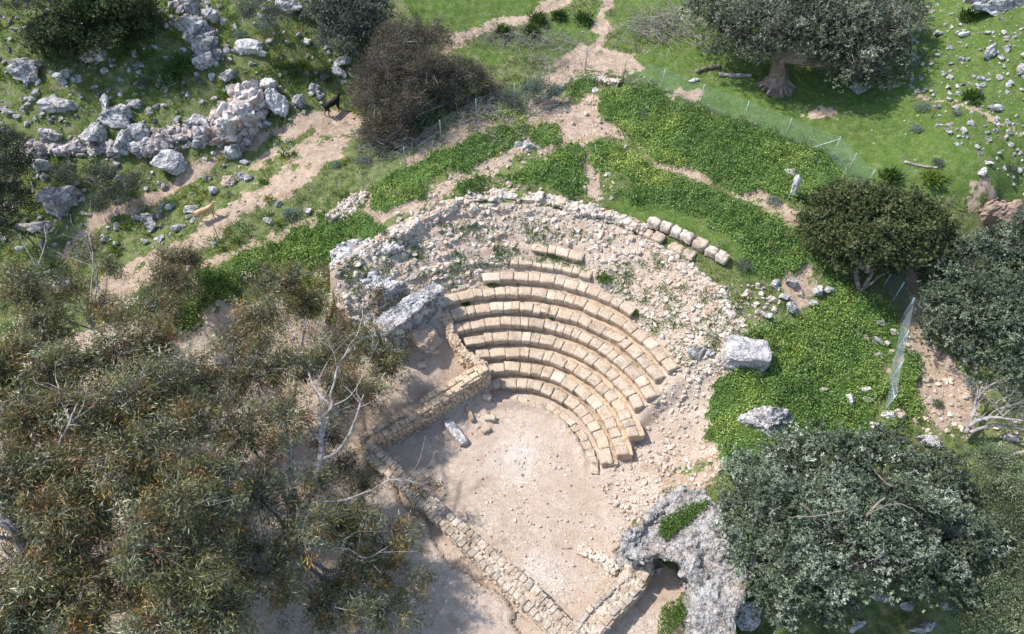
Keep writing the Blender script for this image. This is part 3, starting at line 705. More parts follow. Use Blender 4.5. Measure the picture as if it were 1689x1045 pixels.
# arched ruin lower right
zz = 2.6
ca = unp(1098, 955, 0.9)
o = mass('arched_ruin', [pprism([(1120,800,1.9),(1160,808,2.2),(1200,850,2.5),(1235,890,2.7),(1250,930,2.6),(1225,975,2.4),(1212,1060,2.1),(1118,1075,2.0),(1150,1010,2.3),(1150,960,2.5),(1125,925,2.6),(1090,912,2.6),(1062,915,2.3),(1050,940,1.4),(1030,915,1.7),(1028,882,2.2),(1072,848,2.2)], -.5)], .09, .45, .9, M['ruin_stone'], (900, .04, .17), carve=[((ca[0], ca[1]+.2, .3), (1.1, 1.75, 1.8))], seed=10)
tag(o, 'massive pale ruin with an arched dark opening and weeds on top', 'ruin')
# dry stone wall on the left terrace
o = mass('dry_stone_wall', strip([(40,243,5.4),(120,239,5.6),(185,238,5.8),(235,235,6.0)], [.7, .8, .9, 1.], 4.)+strip([(235,235,6.0),(290,215,6.3),(350,203,6.7),(400,198,6.8)], 1.1, 4.8), .12, .22, 1.3, M['old_wall'], (1300, .12, .36), templ=TEMPL2, seed=11)
tag(o, 'long dry stone terrace wall with boulders built into it, upper left', 'wall')
o = mass('stone_pile', strip([(360,190,7.4),(395,165,7.9),(415,140,8.1)], 1.5, 5.6), .13, .35, 1.2, M['warm_stone'], (230, .18, .50), templ=TEMPL2, seed=12)
tag(o, 'tumbled pile of reddish grey stones at the upper end of the terrace wall', 'stone pile')
o = mass('stone_pile', strip([(302,-5,10.6),(328,35,9.9),(350,85,8.9)], 1.3, 8.), .14, .35, 1.2, M['limestone'], (170, .18, .55), templ=TEMPL2, seed=13)
tag(o, 'steep tumbled stone pile beside the round dark juniper', 'stone pile')
o = mass('low_wall', strip([(862,175,6.75),(895,156,6.95),(930,134,7.2),(966,122,7.4),(1020,132,7.5)], .55, 6.), .09, .14, 1.6, M['rubble'], (330, .06, .17), seed=14)
tag(o, 'low rough line of stones bordering the path near the top of the fence', 'wall')
o = mass('stone_pile', [pprism([(535,352,5.6),(575,322,5.8),(605,312,5.9),(600,345,5.6),(570,362,5.4)], 4.6)], .1, .2, 1.6, M['rubble'], (420, .05, .16), seed=15)
tag(o, 'heap of small pale stones between two green patches, left of the seating', 'stone pile')
o = mass('low_wall', strip([(955,905,.22),(990,918,.28),(1015,938,.3)], .5, -.2), .07, .1, 2, M['rubble'], (80, .05, .14), seed=16)
tag(o, 'short line of half-buried stones in the arena soil near the arched ruin', 'stones')
o = mass('earth_bank', [pprism([(1600,345,6.3),(1640,325,7.1),(1689,330,7.2),(1700,380,5.8),(1640,372,5.6)], 4.5)], .12, .4, 1.1, M['red_rock'], None, seed=17)
tag(o, 'eroded reddish earth bank below the pasture at the right edge', 'earth bank')
print('walls')
# coping stones upper right: two curved lines of squared blocks
def block_line(root, path, w, h, dep, seed, nm, lo=.62, mts=('seat_white', 'seat')):
    rng = np.random.default_rng(seed); P = smooth_path([unp(*p) for p in path], 12); s = np.concatenate([[0], np.cumsum(np.linalg.norm(np.diff(P[:, :2], axis=0), axis=1))]); a = 0.
    while a < s[-1]-.3:
        wl = rng.uniform(*w); m = a+wl/2
        c = np.array([np.interp(m, s, P[:, k]) for k in range(3)]); e = np.array([np.interp(m+.2, s, P[:, k]) for k in range(3)]); d = (e-c)[:2]
        if np.linalg.norm(d) < 1e-4: break
        d /= np.linalg.norm(d); n = np.array([-d[1], d[0]])
        if rng.random() < .1: a += .35; continue
        V, F = rough_box(8, 6, 5, rng, .45, .14, 1.8)
        th = rng.normal(0, .07); d2 = d*math.cos(th)+n*math.sin(th); n2 = np.array([-d2[1], d2[0]])
        Q = np.zeros((len(V), 3)); Q[:, :2] = c[:2]+V[:, :1]*(wl/2-.012)*d2+V[:, 1:2]*dep/2*rng.uniform(.9, 1.1)*n2; Q[:, 2] = c[2]+rng.normal(0, .035)-h/2-.08+V[:, 2]*h/2
        mesh_np(nm, Q, F, mt=M[mts[0]] if rng.random() < .6 else M[mts[1]], parent=root); a += wl
root = empty('coping', unp(1135, 390, 5.5), 'upper curved line of large pale coping blocks along the green bank', 'coping')
block_line(root, [(1070,358,6.1),(1110,372,6.05),(1150,392,5.95),(1198,420,5.8)], (.55, .8), .5, .55, 21, 'coping_stone', mts=('rubble', 'seat_grey'))
root = empty('coping', unp(1100, 400, 5.2), 'lower curved line of squared blocks just inside the pale coping', 'coping')
block_line(root, [(1058,376,5.65),(1095,392,5.6),(1138,416,5.45)], (.6, .9), .55, .7, 22, 'coping_stone', mts=('seat', 'seat_grey'))

# ------------------------------------------------------------------ boulders
def boulder(cx, cy, w, h, label, mt='limestone', name='boulder', sub=3, seed=None, tall=1., cat=None, rough=.28, cuts=13):
    g = T(cx, cy+.17*h); s = pxm(g); rng = np.random.default_rng(int(cx*7+cy*13) if seed is None else seed)
    V, F = rock_shape(rng, sub, cuts, rough)
    V = V*np.array([w/2/s*1.06, max(h, w*.45)/2/s*.95, h/2/s*tall*1.05]); a = rng.uniform(-.3, .3); ca, sa = math.cos(a), math.sin(a)
    V = V @ np.array([[ca, sa, 0], [-sa, ca, 0], [0, 0, 1]])
    V = V + np.array([g[0], g[1], g[2]+.45*h/2/s*tall])
    o = mesh_np(name, V, F, mt=M[mt], smooth=False)
    return tag(o, label, cat or 'boulder')
BL = [
(52,117,58,36,'broad pale boulder standing alone on the left meadow, left of the juniper'),
(107,127,32,22,'small white boulder just right of the broad pale one on the left meadow'),
(160,90,46,42,'round pale boulder tucked against the front of the dark juniper'),
(321,44,70,38,'big rounded boulder in the middle of the steep stone pile'),
(322,68,40,32,'rounded boulder directly below the big one on the steep stone pile'),
(345,100,42,34,'pale boulder at the foot of the steep stone pile'),
(318,12,38,28,'blocky boulder at the very top of the steep stone pile'),
(348,75,22,24,'small grey stone wedged low in the steep stone pile'),
(345,30,40,26,'flat grey stone on the right side of the steep stone pile'),
(420,80,62,26,'flat white rock slab lying on the meadow right of the stone pile'),
(478,12,46,30,'dark grey boulder at the top edge, left of the grey bush'),
(535,10,30,28,'dark boulder partly behind the top of the grey bush'),
(100,174,72,30,'flat whitish outcrop in the middle of the left meadow'),
(20,187,26,12,'thin flat stone in the grass at the left edge'),
(86,225,42,28,'dark oval boulder sitting on the left end of the terrace wall'),
(162,228,40,46,'tall grey boulder built into the terrace wall'),
(200,195,62,36,'large pale boulder on top of the terrace wall'),
(237,225,32,40,'squarish upright boulder in the terrace wall with a dark gap beneath'),
(211,236,26,56,'narrow upright boulder with a mossy side in the terrace wall'),
(328,205,48,34,'large rounded boulder on the right half of the terrace wall'),
(265,238,30,26,'squat boulder at the wall foot just above the white boulder'),
(332,233,36,26,'grey boulder below the large rounded one at the terrace wall foot'),
(380,207,38,26,'low grey boulder at the right end of the terrace wall'),
(376,126,32,30,'round grey boulder at the top of the reddish stone pile'),
(455,176,46,56,'tall white upright boulder right of the reddish stone pile'),
(446,145,32,32,'white boulder standing just above the tall upright one'),
(420,142,26,22,'pale stone on the right edge of the reddish stone pile'),
(415,203,24,22,'small whitish boulder right of the terrace wall end'),
(440,206,22,14,'flat grey stone next to the small whitish boulder by the path'),
(494,168,30,26,'pale jagged boulder in the grass left of the black goat'),
(520,150,20,18,'small grey stone in the grass nearest to the black goat'),
(566,103,30,20,'white boulder by the left flank of the brown bush'),
(556,123,22,16,'small white stone below the one beside the brown bush'),
(505,72,18,14,'white stone on the meadow left of the grey bush'),
(178,172,14,26,'small upright dark stone alone in the left meadow'),
(226,175,28,16,'low grey stone in the grass above the terrace wall'),
(388,250,30,32,'pale boulder on the grassy strip between the two paths'),
(376,297,30,26,'squarish grey boulder below the path near the brown slope'),
(398,292,14,16,'small stone touching the squarish grey boulder'),
(72,273,36,24,'dark boulder at the foot of the terrace wall, left end'),
(243,357,28,18,'oval grey stone in the row beside the lower path'),
(228,360,16,14,'round stone at the left end of the row beside the lower path'),
(316,344,28,16,'pale pointed stone in the row beside the lower path'),
(283,342,18,14,'grey stone in the middle of the row beside the lower path'),
(352,318,20,18,'grey stone at the right end of the row beside the lower path'),
(253,376,18,20,'pale upright stone below the row beside the lower path'),
(296,376,34,14,'flat pale stone left of the tan goat'),
(242,398,16,12,'small pale stone in the grass below the tan goat'),
(356,403,22,12,'low grey stone beside the wire fence post'),
(445,363,22,18,'round pale boulder next to a silvery shrub'),
(509,350,12,14,'small white upright stone right of the silvery shrub'),
(460,338,14,12,'small warm-coloured stone above the silvery shrub'),
(103,473,38,28,'grey boulder seen through the thin top of the gum trees'),
(60,372,64,18,'dark flat rock below the large dark boulder at the left edge'),
(1145,580,32,28,'pale blocky boulder left of the great square block'),
(1168,585,16,16,'small boulder between the pale blocky one and the great square block'),
(1303,285,22,18,'white stone at the head of the standing stone'),
(1620,284,16,16,'white stone in the open pasture, right'),
(1629,270,20,10,'thin white slab lying against the white stone in the pasture'),
(1413,146,28,20,'grey round stone at the edge of the olive tree shade'),
(1143,132,22,8,'flat white stone beside the fence near the log'),
(1632,88,30,24,'dark grey boulder on the stony pasture, right of the olive tree'),
(1588,58,20,12,'white stone high on the stony pasture'),
(1682,118,22,20,'grey boulder cut by the right edge of the picture'),
(1618,132,18,10,'pale stone on the stony pasture'),
(1638,178,28,12,'flat pale stone beside the straight pasture track'),
(1472,16,18,18,'white stone at the top edge right of the olive tree'),
(1545,56,18,14,'grey stone above the middle of the stony pasture'),
(1278,468,20,16,'pale stone at the upper left of the stone cluster on the green bank'),
(1304,466,24,22,'largest round pale stone of the cluster on the green bank'),
(1347,482,18,20,'pale stone at the right end of the cluster on the green bank'),
(1364,480,16,16,'outermost right stone of the cluster on the green bank'),
(1295,492,26,14,'flat pale stone in the middle of the cluster on the green bank'),
(1319,487,16,14,'yellowish stone in the middle of the cluster on the green bank'),
(1302,508,20,26,'pale stone at the lower end of the cluster on the green bank'),
(1337,502,22,14,'low stone at the right foot of the cluster on the green bank'),
(1262,520,16,20,'ragged pale stone just above the great square block'),
(1448,534,16,16,'squarish pale stone, topmost of the heap by the steel mesh'),
(1425,556,18,12,'pale yellow stone, leftmost of the heap by the steel mesh'),
(1444,563,20,16,'largest pale stone of the heap by the steel mesh'),
(1475,549,18,12,'flat pale stone, rightmost of the heap by the steel mesh'),
(1460,566,12,14,'small pale stone inside the heap by the steel mesh'),
(1446,584,16,8,'thin pale slab below the heap by the steel mesh'),
(1467,580,14,10,'yellow stone below the heap by the steel mesh'),
(1531,554,20,14,'pale stone alone on the track right of the steel mesh'),
(1532,556+68,12,10,'small brown stone on the track further down'),
(1425,642,18,14,'white stone on the green bank, upper one of three'),
(1402,660,18,22,'white stone on the green bank, left one of three'),
(1431,659,22,14,'white stone on the green bank, right one of three'),
(1355,643,16,12,'pale chipped stone lying in the green cover'),
(1499,626,12,10,'white stone right of the steel mesh foot'),
(1460,685,26,22,'white stone at the foot of the steel mesh fence'),
(1480,684,20,26,'yellowish rounded stone right of the steel mesh foot'),
(1442,700,20,18,'white stone left below the steel mesh foot'),
(1530,726,52,22,'white rock partly hidden by the top of the carob tree'),
(1670,722,30,16,'pale rock under the bare branches at the right edge'),
(1450,985,26,20,'grey stone in the shade under the carob, upper one'),
(1490,1000,34,18,'grey stone in the shade under the carob, right one'),
(1410,1030,36,22,'grey stone at the bottom edge under the carob'),
(1520,1035,46,20,'flat grey rock at the bottom edge below the carob'),
(1560,1000,26,16,'dark stone under the right side of the carob'),
(1086,940,16,14,'round stone inside the arched opening'),
(955,905-35,1,1,'')]
for b in BL:
    if b[2] < 3: continue
    mt = 'white_stone' if 'white' in b[4] else ('grey_rubble' if 'dark' in b[4] else ('seat_grey' if ('yellow' in b[4] or 'brown' in b[4]) else 'limestone'))
    boulder(*b, mt=mt, name='boulder' if b[2]*b[3] > 700 else 'stone', cat='boulder' if b[2]*b[3] > 700 else 'stone', sub=4 if b[2]*b[3] > 600 else 3)
boulder(278,270,64,44,'bright white angular boulder at the wall foot above the path', 'white_stone', sub=4, cuts=7)
boulder(102,332,86,66,'very large dark cracked boulder in the shade at the left edge', 'grey_rubble', sub=4, tall=.8, rough=.3, cuts=14)
boulder(1262,695,90,60,'large grey pitted rock with a hollow on top, above the carob tree', 'limestone', sub=4, rough=.4, cuts=8)
boulder(872,240,26,18,'whitish rock on the bare soil above the rear wall', 'limestone')
boulder(855,236,18,14,'smaller whitish rock left of its neighbour above the rear wall', 'limestone', name='stone', cat='stone')
boulder(985,105+46,18,12,'flat pale rock on the soil crest near the fence corner', 'white_stone', name='stone', cat='stone')
boulder(1640,8,110,50,'great pale rock outcrop in the top right corner', 'limestone', sub=4, rough=.3, name='rock_outcrop', cat='rock')
boulder(690,552,78,62,'big reddish brown rock lump leaning in the sunken room', 'red_rock', sub=4, rough=.3, cuts=12)
boulder(1215,60+905,2,2,'x') if False else None
boulder(1225,1005,50,60,'grey rock between the arched ruin and the carob tree', 'limestone', sub=4, rough=.3)
# great square block
g = T(1228, 600); rng = np.random.default_rng(3); V, F = rough_box(20, 14, 12, rng, .35, .12, 1.3)
s = pxm(g); V = V*np.array([1.08, .62, .52]); a = -.12
V = V @ np.array([[math.cos(a), math.sin(a), 0], [-math.sin(a), math.cos(a), 0], [0, 0, 1]]); V[:, 2] += .2*V[:, 1]
tag(mesh_np('stone_block', V+g+np.array([0, .25, .38]), F, mt=M['white_stone'], smooth=False), 'great square grey block resting on the green bank right of the seats', 'stone block')
# standing stone
g = T(1302, 328); V, F = rock_shape(np.random.default_rng(8), 3, 8, .15); V = V*np.array([.22, .3, .95])
tag(mesh_np('standing_stone', V+g+np.array([0, 0, .8]), F, mt=M['white_stone']), 'narrow white standing stone in the green patch below the fence corner', 'stone')
# arena blocks
def squared(px, py, l, w, h, ang, label, mt='seat', z=None, nm='stone_block'):
    g = T(px, py, .02); rng = np.random.default_rng(int(px)); V, F = rough_box(8, 4, 4, rng, .5, .05)
    V = V*np.array([l/2, w/2, h/2]); ca, sa = math.cos(ang), math.sin(ang); V = V @ np.array([[ca, sa, 0], [-sa, ca, 0], [0, 0, 1]])
    tag(mesh_np(nm, V+g+np.array([0, 0, h/2-.03]), F, mt=M[mt]), label, 'stone block')
squared(752,716,1.75,.50,.34,-.92,'long rough whitish block lying loose on the arena floor','white_stone', nm='fallen_block')
squared(775,684,1.0,.24,.22,-1.2,'slim upright-lying slab nearest the brown retaining wall','seat', nm='fallen_block')
squared(808,693,.62,.34,.30,-.03,'small squared block on the arena floor, right of the slim slab','seat_white', nm='fallen_block')
squared(802,711,.48,.30,.24,.6,'small tilted block below the squared one on the arena floor','seat', nm='fallen_block')
squared(803,657,.5,.34,.25,-.35,'block leaning at the left end of the low curb','seat_white', nm='fallen_block')
squared(718,582,.42,.32,.25,.1,'pale block on the floor of the sunken room','seat_white', z=1.25, nm='fallen_block')
squared(696,603,.50,.36,.2,.2,'flat pale block left on the floor of the sunken room','seat_white', z=1.2, nm='fallen_block')
squared(786,573,.01,.01,.01,0,'x') if False else None
print('boulders')

# ------------------------------------------------------------------ scattered stones
rng = np.random.default_rng(77)
def zone_at(x, y): return zones(np.asarray(x), np.asarray(y))
def in_front(P, S): return P
def scatter(P, S, nbig, name, label, group, mt, stuffname, stufflabel, templ_small=TEMPL1, tilt=.5):
    # visible at all?
    v = P-CAM; d = v@_F; px = 844.5+F_PX*(v@_X)/d; py = 522.5-F_PX*(v@_U)/d
    inside = (px > -5) & (px < 1695) & (py > -5) & (py < 1050)
    vis = np.argsort(-(S/d)*inside)[:nbig]; rest = np.setdiff1d(np.arange(len(P)), vis)
    r2 = np.random.default_rng(len(P)); base = []
    for V, F in TEMPL2:
        me = bpy.data.meshes.new(name); me.from_pydata([tuple(v_) for v_ in V], [], F.tolist()); me.polygons.foreach_set('use_smooth', [False]*len(F)); me.materials.append(M[mt]); base.append(me)
    for i in vis:
        o = bpy.data.objects.new(name, base[r2.integers(len(base))]); col.objects.link(o); o.location = P[i]
        o.scale = (S[i], S[i]*r2.uniform(.6, 1), S[i]*r2.uniform(.45, .85)); o.rotation_euler = (r2.normal(0, tilt*.6), r2.normal(0, tilt*.6), r2.uniform(0, 6.28))
        tag(o, label, 'stone', group)
    if len(rest):
        mb = MB(); stones_into(mb, P[rest], S[rest], r2, templ_small, tilt); o = mb.build(stuffname, M[mt], smooth=False); o['kind'] = 'stuff'; o['label'] = stufflabel; o['category'] = 'rubble'
# rubble on the cavea
n = 21000; k = rng.uniform(7.7, 13.3, n); az = rng.uniform(20, 143, n)
keep = np.ones(n, bool)
for (i, a0, a1, *_r) in ROWS:
    if i >= 7: keep &= ~((k > i-.15) & (k < i+1.05) & (az > a0-1) & (az < a1+1))
keep &= ~((k < 8.9) & (az > 112)); keep &= ~((az < 26) & (k < 8.5))
dens = fbm2(k*3, az*.2, .8, 2, 3); keep &= (dens > -.06) | (rng.random(n) < .25); kt = k*1.15; keep &= ((kt-np.floor(kt)) < .5) | (rng.random(n) < .55)
k, az = k[keep], az[keep]; r = rk(k); X_ = XC+r*np.cos(np.radians(az)); Y_ = YC+r*np.sin(np.radians(az))
S = .025+.20*rng.random(len(k))**6+.05*rng.random(len(k)); P = np.stack([X_, Y_, height(X_, Y_)-S*.05], -1)
scatter(P, S, 300, 'rubble_stone', 'larger loose pale stone on the rubble slope of the upper seating', 'stones on the rubble slope', 'rubble', 'rubble', 'small broken stones covering the upper seating slope')
def pix_scatter(n, poly, s0, s1, pw, seed, sink=.15, clear=None):
    r_ = np.random.default_rng(seed); xs = np.array([p[0] for p in poly]); ys = np.array([p[1] for p in poly])
    px = r_.uniform(xs.min(), xs.max(), n*2); py = r_.uniform(ys.min(), ys.max(), n*2); m = inpoly(px, py, poly); px, py = px[m][:n], py[m][:n]
    P = Tv(px, py); S = s0+(s1-s0)*r_.random(len(P))**pw
    if clear is not None:
        l, g_, so, pa = zone_at(P[:, 0], P[:, 1]); q = clear(l, g_, so, pa) | (r_.random(len(P)) < .12); P, S = P[q], S[q]
    P[:, 2] += S*sink; return P, S
P, S = pix_scatter(2400, [(-10,-10),(560,-10),(620,100),(520,210),(380,330),(300,420),(-10,420)], .03, .32, 4, 1, clear=lambda l, g, s, p: s < .5)
scatter(P, S, 130, 'field_stone', 'loose grey stone lying in the weeds of the left hillside', 'stones on the left hillside', 'limestone', 'rubble', 'small stones sprinkled over the left hillside')
P, S = pix_scatter(950, [(1500,-10),(1700,-10),(1700,330),(1560,230),(1480,120)], .03, .27, 5.5, 2)
scatter(P, S, 100, 'field_stone', 'loose pale stone on the stony part of the right pasture', 'stones on the right pasture', 'limestone', 'rubble', 'small stones sprinkled over the right pasture')
P, S = pix_scatter(1500, [(1100,610),(1190,600),(1150,682),(1192,755),(1180,800),(1040,880),(985,800),(1060,720)], .02, .17, 4, 3)
P2, S2 = pix_scatter(900, [(1120,470),(1290,470),(1262,620),(1180,620),(1110,560)], .03, .2, 2.8, 4)
scatter(np.vstack([P, P2]), np.concatenate([S, S2]), 90, 'slope_stone', 'loose pale stone on the bare slope right of the seats', 'stones on the bare right slope', 'rubble', 'rubble', 'small stones on the bare slope right of the seats')
P, S = pix_scatter(3800, [(600,740),(800,655),(980,770),(1040,870),(1000,960),(930,1040),(560,1040),(300,640),(420,520),(560,560)], .012, .11, 5, 5)
scatter(P, S, 40, 'arena_stone', 'small loose stone on the trodden soil of the arena', 'stones on the arena soil', 'rubble', 'rubble', 'gravel on the arena soil')
P, S = pix_scatter(1400, [(820,260),(990,140),(1050,200),(1010,330),(640,372),(700,300)], .02, .2, 4, 6, clear=lambda l, g, s, p: l < .5)
P2, S2 = pix_scatter(1000, [(1470,560),(1560,440),(1689,560),(1689,740),(1540,720),(1480,700)], .025, .2, 3.5, 7, clear=lambda l, g, s, p: l < .5)
P3, S3 = pix_scatter(500, [(180,480),(420,300),(560,180),(600,200),(520,290),(330,410)], .02, .14, 4, 8)
scatter(np.vstack([P, P2, P3]), np.concatenate([S, S2, S3]), 90, 'path_stone', 'loose pale stone on the bare earth of the paths above the seating', 'stones on the bare paths', 'rubble', 'rubble', 'gravel on the paths')
P, S = pix_scatter(900, [(660,0),(1060,0),(1130,-5),(1690,-5),(1690,320),(1390,300),(1040,120),(760,70)], .015, .10, 4, 9)
mb = MB(); stones_into(mb, P, S, rng, TEMPL1); o = mb.build('gravel', M['limestone']); o['kind'] = 'stuff'; o['label'] = 'tiny stones sprinkled in the short pasture grass'; o['category'] = 'gravel'
print('stones')
# ------------------------------------------------------------------ ground cover and grass
def cover(name, label, n, keepf, Lg, Wd, hgt, cols, wts, seed, up=.6, droop=-.3, box=(-36, 36, 8, 54), spread=None, clumps=None):
    r_ = np.random.default_rng(seed)
    if clumps:
        cx = r_.uniform(box[0], box[1], n); cy = r_.uniform(box[2], box[3], n); kp = keepf(cx, cy); cx, cy = cx[kp], cy[kp]
        m = clumps; x = np.repeat(cx, m)+r_.normal(0, spread, len(cx)*m); y = np.repeat(cy, m)+r_.normal(0, spread, len(cx)*m)
        cl = palette(r_, len(cx), cols, wts, .2); colr = np.repeat(cl, m, 0)*(1+r_.normal(0, .15, (len(cx)*m, 1)))
    else:
        x = r_.uniform(box[0], box[1], n); y = r_.uniform(box[2], box[3], n); kp = keepf(x, y); x, y = x[kp], y[kp]
        colr = palette(r_, len(x), cols, wts, .2)
        big = fbm2(x, y, .35, 2, 91)[:, None]; colr = colr*(1+.5*big)*np.array([[1., 1, 1]])+np.maximum(big, 0)*np.array([[.22, .13, .02]])
    z = hq(x, y)+hgt(x, y, r_)
    mb = MB(); leaves(mb, np.stack([x, y, z], -1), Lg, Wd, r_, np.clip(colr, .004, 1), droop=droop, up=up)
    o = mb.build(name, M['grass']); o['kind'] = 'stuff'; o['label'] = label; o['category'] = 'plants'; print(name, len(x)); return o
def is_lush(x, y):
    r_ = np.random.default_rng(len(x)); jx = r_.normal(0, .16, len(x)); jy = r_.normal(0, .16, len(x)); l, g, s, p = zones(x+jx, y+jy)
    return (l > .5) & ((fbm2(x, y, .75, 3, 55) > -.24) | (r_.random(len(x)) < .22))
cover('ground_cover', 'dense bright green leafy cover on the banks round the seating', 1500000, is_lush, .10, .07,
      lambda x, y, r: np.clip(lushmound(x, y), .03, 1)+r.uniform(-.05, .13, len(x)), [(.105, .20, .04), (.16, .285, .065), (.24, .37, .11), (.06, .115, .022), (.35, .43, .19)], [3, 4, 3, 1.6, 1.2], 1)
def lush2(x, y): l, g, s, p = zones(x, y); return (l > .5) & (fbm2(x, y, .6, 3, 71) > .02)
cover('ground_cover', 'taller coarse weeds standing in the green cover', 16000, lush2, .19, .06, lambda x, y, r: np.clip(lushmound(x, y), .03, 1)+r.uniform(0, .22, len(x)),
      [(.13, .22, .05), (.20, .28, .08), (.08, .14, .03), (.22, .25, .14), (.34, .34, .16)], [3, 3, 2, 1.2, .6], 11, droop=-1., spread=.10, clumps=13)
def lush3(x, y): l, g, s, p = zones(x, y); return (l > .5) & (fbm2(x, y, .5, 2, 75) > .12)
cover('flowers', 'pale and yellow blossoms sprinkled in the green cover', 9000, lush3, .07, .06, lambda x, y, r: np.clip(lushmound(x, y), .03, 1)+r.uniform(.08, .2, len(x)),
      [(.42, .42, .09), (.5, .52, .33)], [2, 1], 13, droop=0., spread=.12, clumps=5)
def tread(x, y):
    r = np.hypot(x-XC, y-YC); az = np.degrees(np.arctan2(y-YC, x-XC)); k = (r-R0)/TR; f = k-np.floor(k)
    return (k > 1) & (k < 8) & (az > 24) & (az < 114) & (f > .80) & (fbm2(x, y, .7, 2, 81) > .12)
cover('weeds', 'tiny weeds rooted in the joints of the seat rows', 9000, tread, .06, .03, lambda x, y, r: .10+r.uniform(0, .10, len(x)), [(.14, .2, .05), (.25, .25, .11), (.10, .15, .04)], [2, 2, 1], 14, droop=-.8, spread=.04, clumps=5, box=(-5, 13, 16, 29))
def meadow(x, y):
    l, g, s, p = zones(x, y); m = (l < .5) & (g < .5) & (s < .5)
    return m & (fbm2(x, y, .5, 3, 12) > -.2)
cover('weeds', 'low green and yellowish weeds growing over the hillside', 42000, meadow, .16, .035, lambda x, y, r: r.uniform(0, .06, len(x)),
      [(.08, .15, .03), (.13, .21, .04), (.20, .25, .06), (.30, .28, .10), (.17, .2, .13)], [3, 3, 2, 1, 2], 2, droop=-1., spread=.13, clumps=14)
def tall(x, y):
    l, g, s, p = zones(x, y); return (l < .5) & (g < .5) & (s < .5) & (x < -5) & (fbm2(x, y, .35, 2, 19) > .02)
cover('weeds', 'yellow-green asphodel tufts spread over the left hillside', 6500, tall, .42, .06, lambda x, y, r: r.uniform(0, .05, len(x)),
      [(.13, .23, .03), (.22, .28, .05), (.07, .15, .025), (.36, .34, .08)], [3, 3, 2, 1], 3, droop=-1.3, spread=.10, clumps=20)
def lawn(x, y): l, g, s, p = zones(x, y); return (g > .5) & (l < .5) & (s < .5)
cover('grass', 'short grazed grass of the pasture', 420000, lawn, .10, .022, lambda x, y, r: r.uniform(0, .02, len(x)), [(.12, .20, .04), (.17, .27, .055), (.27, .31, .12)], [3, 3, 1], 4, droop=-1.2)
def rubw(x, y):
    r = np.hypot(x-XC, y-YC); az = np.degrees(np.arctan2(y-YC, x-XC)); k = (r-R0)/TR
    return (k > 8.1) & (k < 12.4) & (az > 24) & (az < 138) & (fbm2(x, y, 1.3, 3, 15) > .06) & ~((k < 9.1) & (az > 48) & (az < 101))
cover('weeds', 'small green weeds growing between the rubble stones of the upper seating', 17000, rubw, .10, .05, lambda x, y, r: r.uniform(0, .16, len(x)),
      [(.08, .16, .02), (.12, .20, .035), (.16, .2, .07)], [3, 3, 1.5], 5, droop=-.6, spread=.09, clumps=11, box=(-14, 14, 20, 33))
def fringe(x, y): l, g, s, p = zones(x, y); return (s > .5) & (p < .5) & (fbm2(x, y, .8, 3, 25) > .12)
cover('weeds', 'sparse weeds on the bare earth between the green banks', 5200, fringe, .12, .05, lambda x, y, r: r.uniform(0, .06, len(x)),
      [(.10, .17, .03), (.16, .19, .06), (.2, .19, .1)], [3, 2, 1], 6, droop=-.6, spread=.12, clumps=12)

def tuft(px, py, rad, n, L_, W_, cols, label, name='shrub', cat='shrub', group=None, h=.8, droop=-.5, dz=0., mtn='leaf', z=None, clump=True):
    g = T(px, py) if z is None else unp(px, py, z); r_ = np.random.default_rng(int(px*3+py)); mb = MB()
    d = r_.normal(size=(n, 3)); d /= np.linalg.norm(d, axis=1)[:, None]; d[:, 2] = np.abs(d[:, 2])
    u = r_.random((n, 1))**.35
    lump = 1+.45*fbm(d*2.3+px, 2, 3)[:, None]
    P = g+d*u*lump*np.array([rad, rad*.9, rad*h])+np.array([0, 0, dz])
    colr = palette(r_, n, cols, [1]*len(cols), .2)
    leaves(mb, P, L_, W_, r_, colr, droop=droop, out=d*.8, up=.3)
    root = empty(name, g, label, cat, group); mb.build('foliage', M[mtn], root)
    mb = MB(); m = max(6, int(n/60)); j = r_.integers(0, n, m); wires(mb, np.repeat(g[None], m, 0)+r_.normal(0, .03, (m, 3)), P[j], .008); mb.build('stem', M['twig'], root); return root
SAGE = [(.20, .25, .19), (.28, .33, .27), (.15, .20, .13)]
GREYG = [(.13, .16, .10), (.2, .23, .17), (.10, .12, .07)]
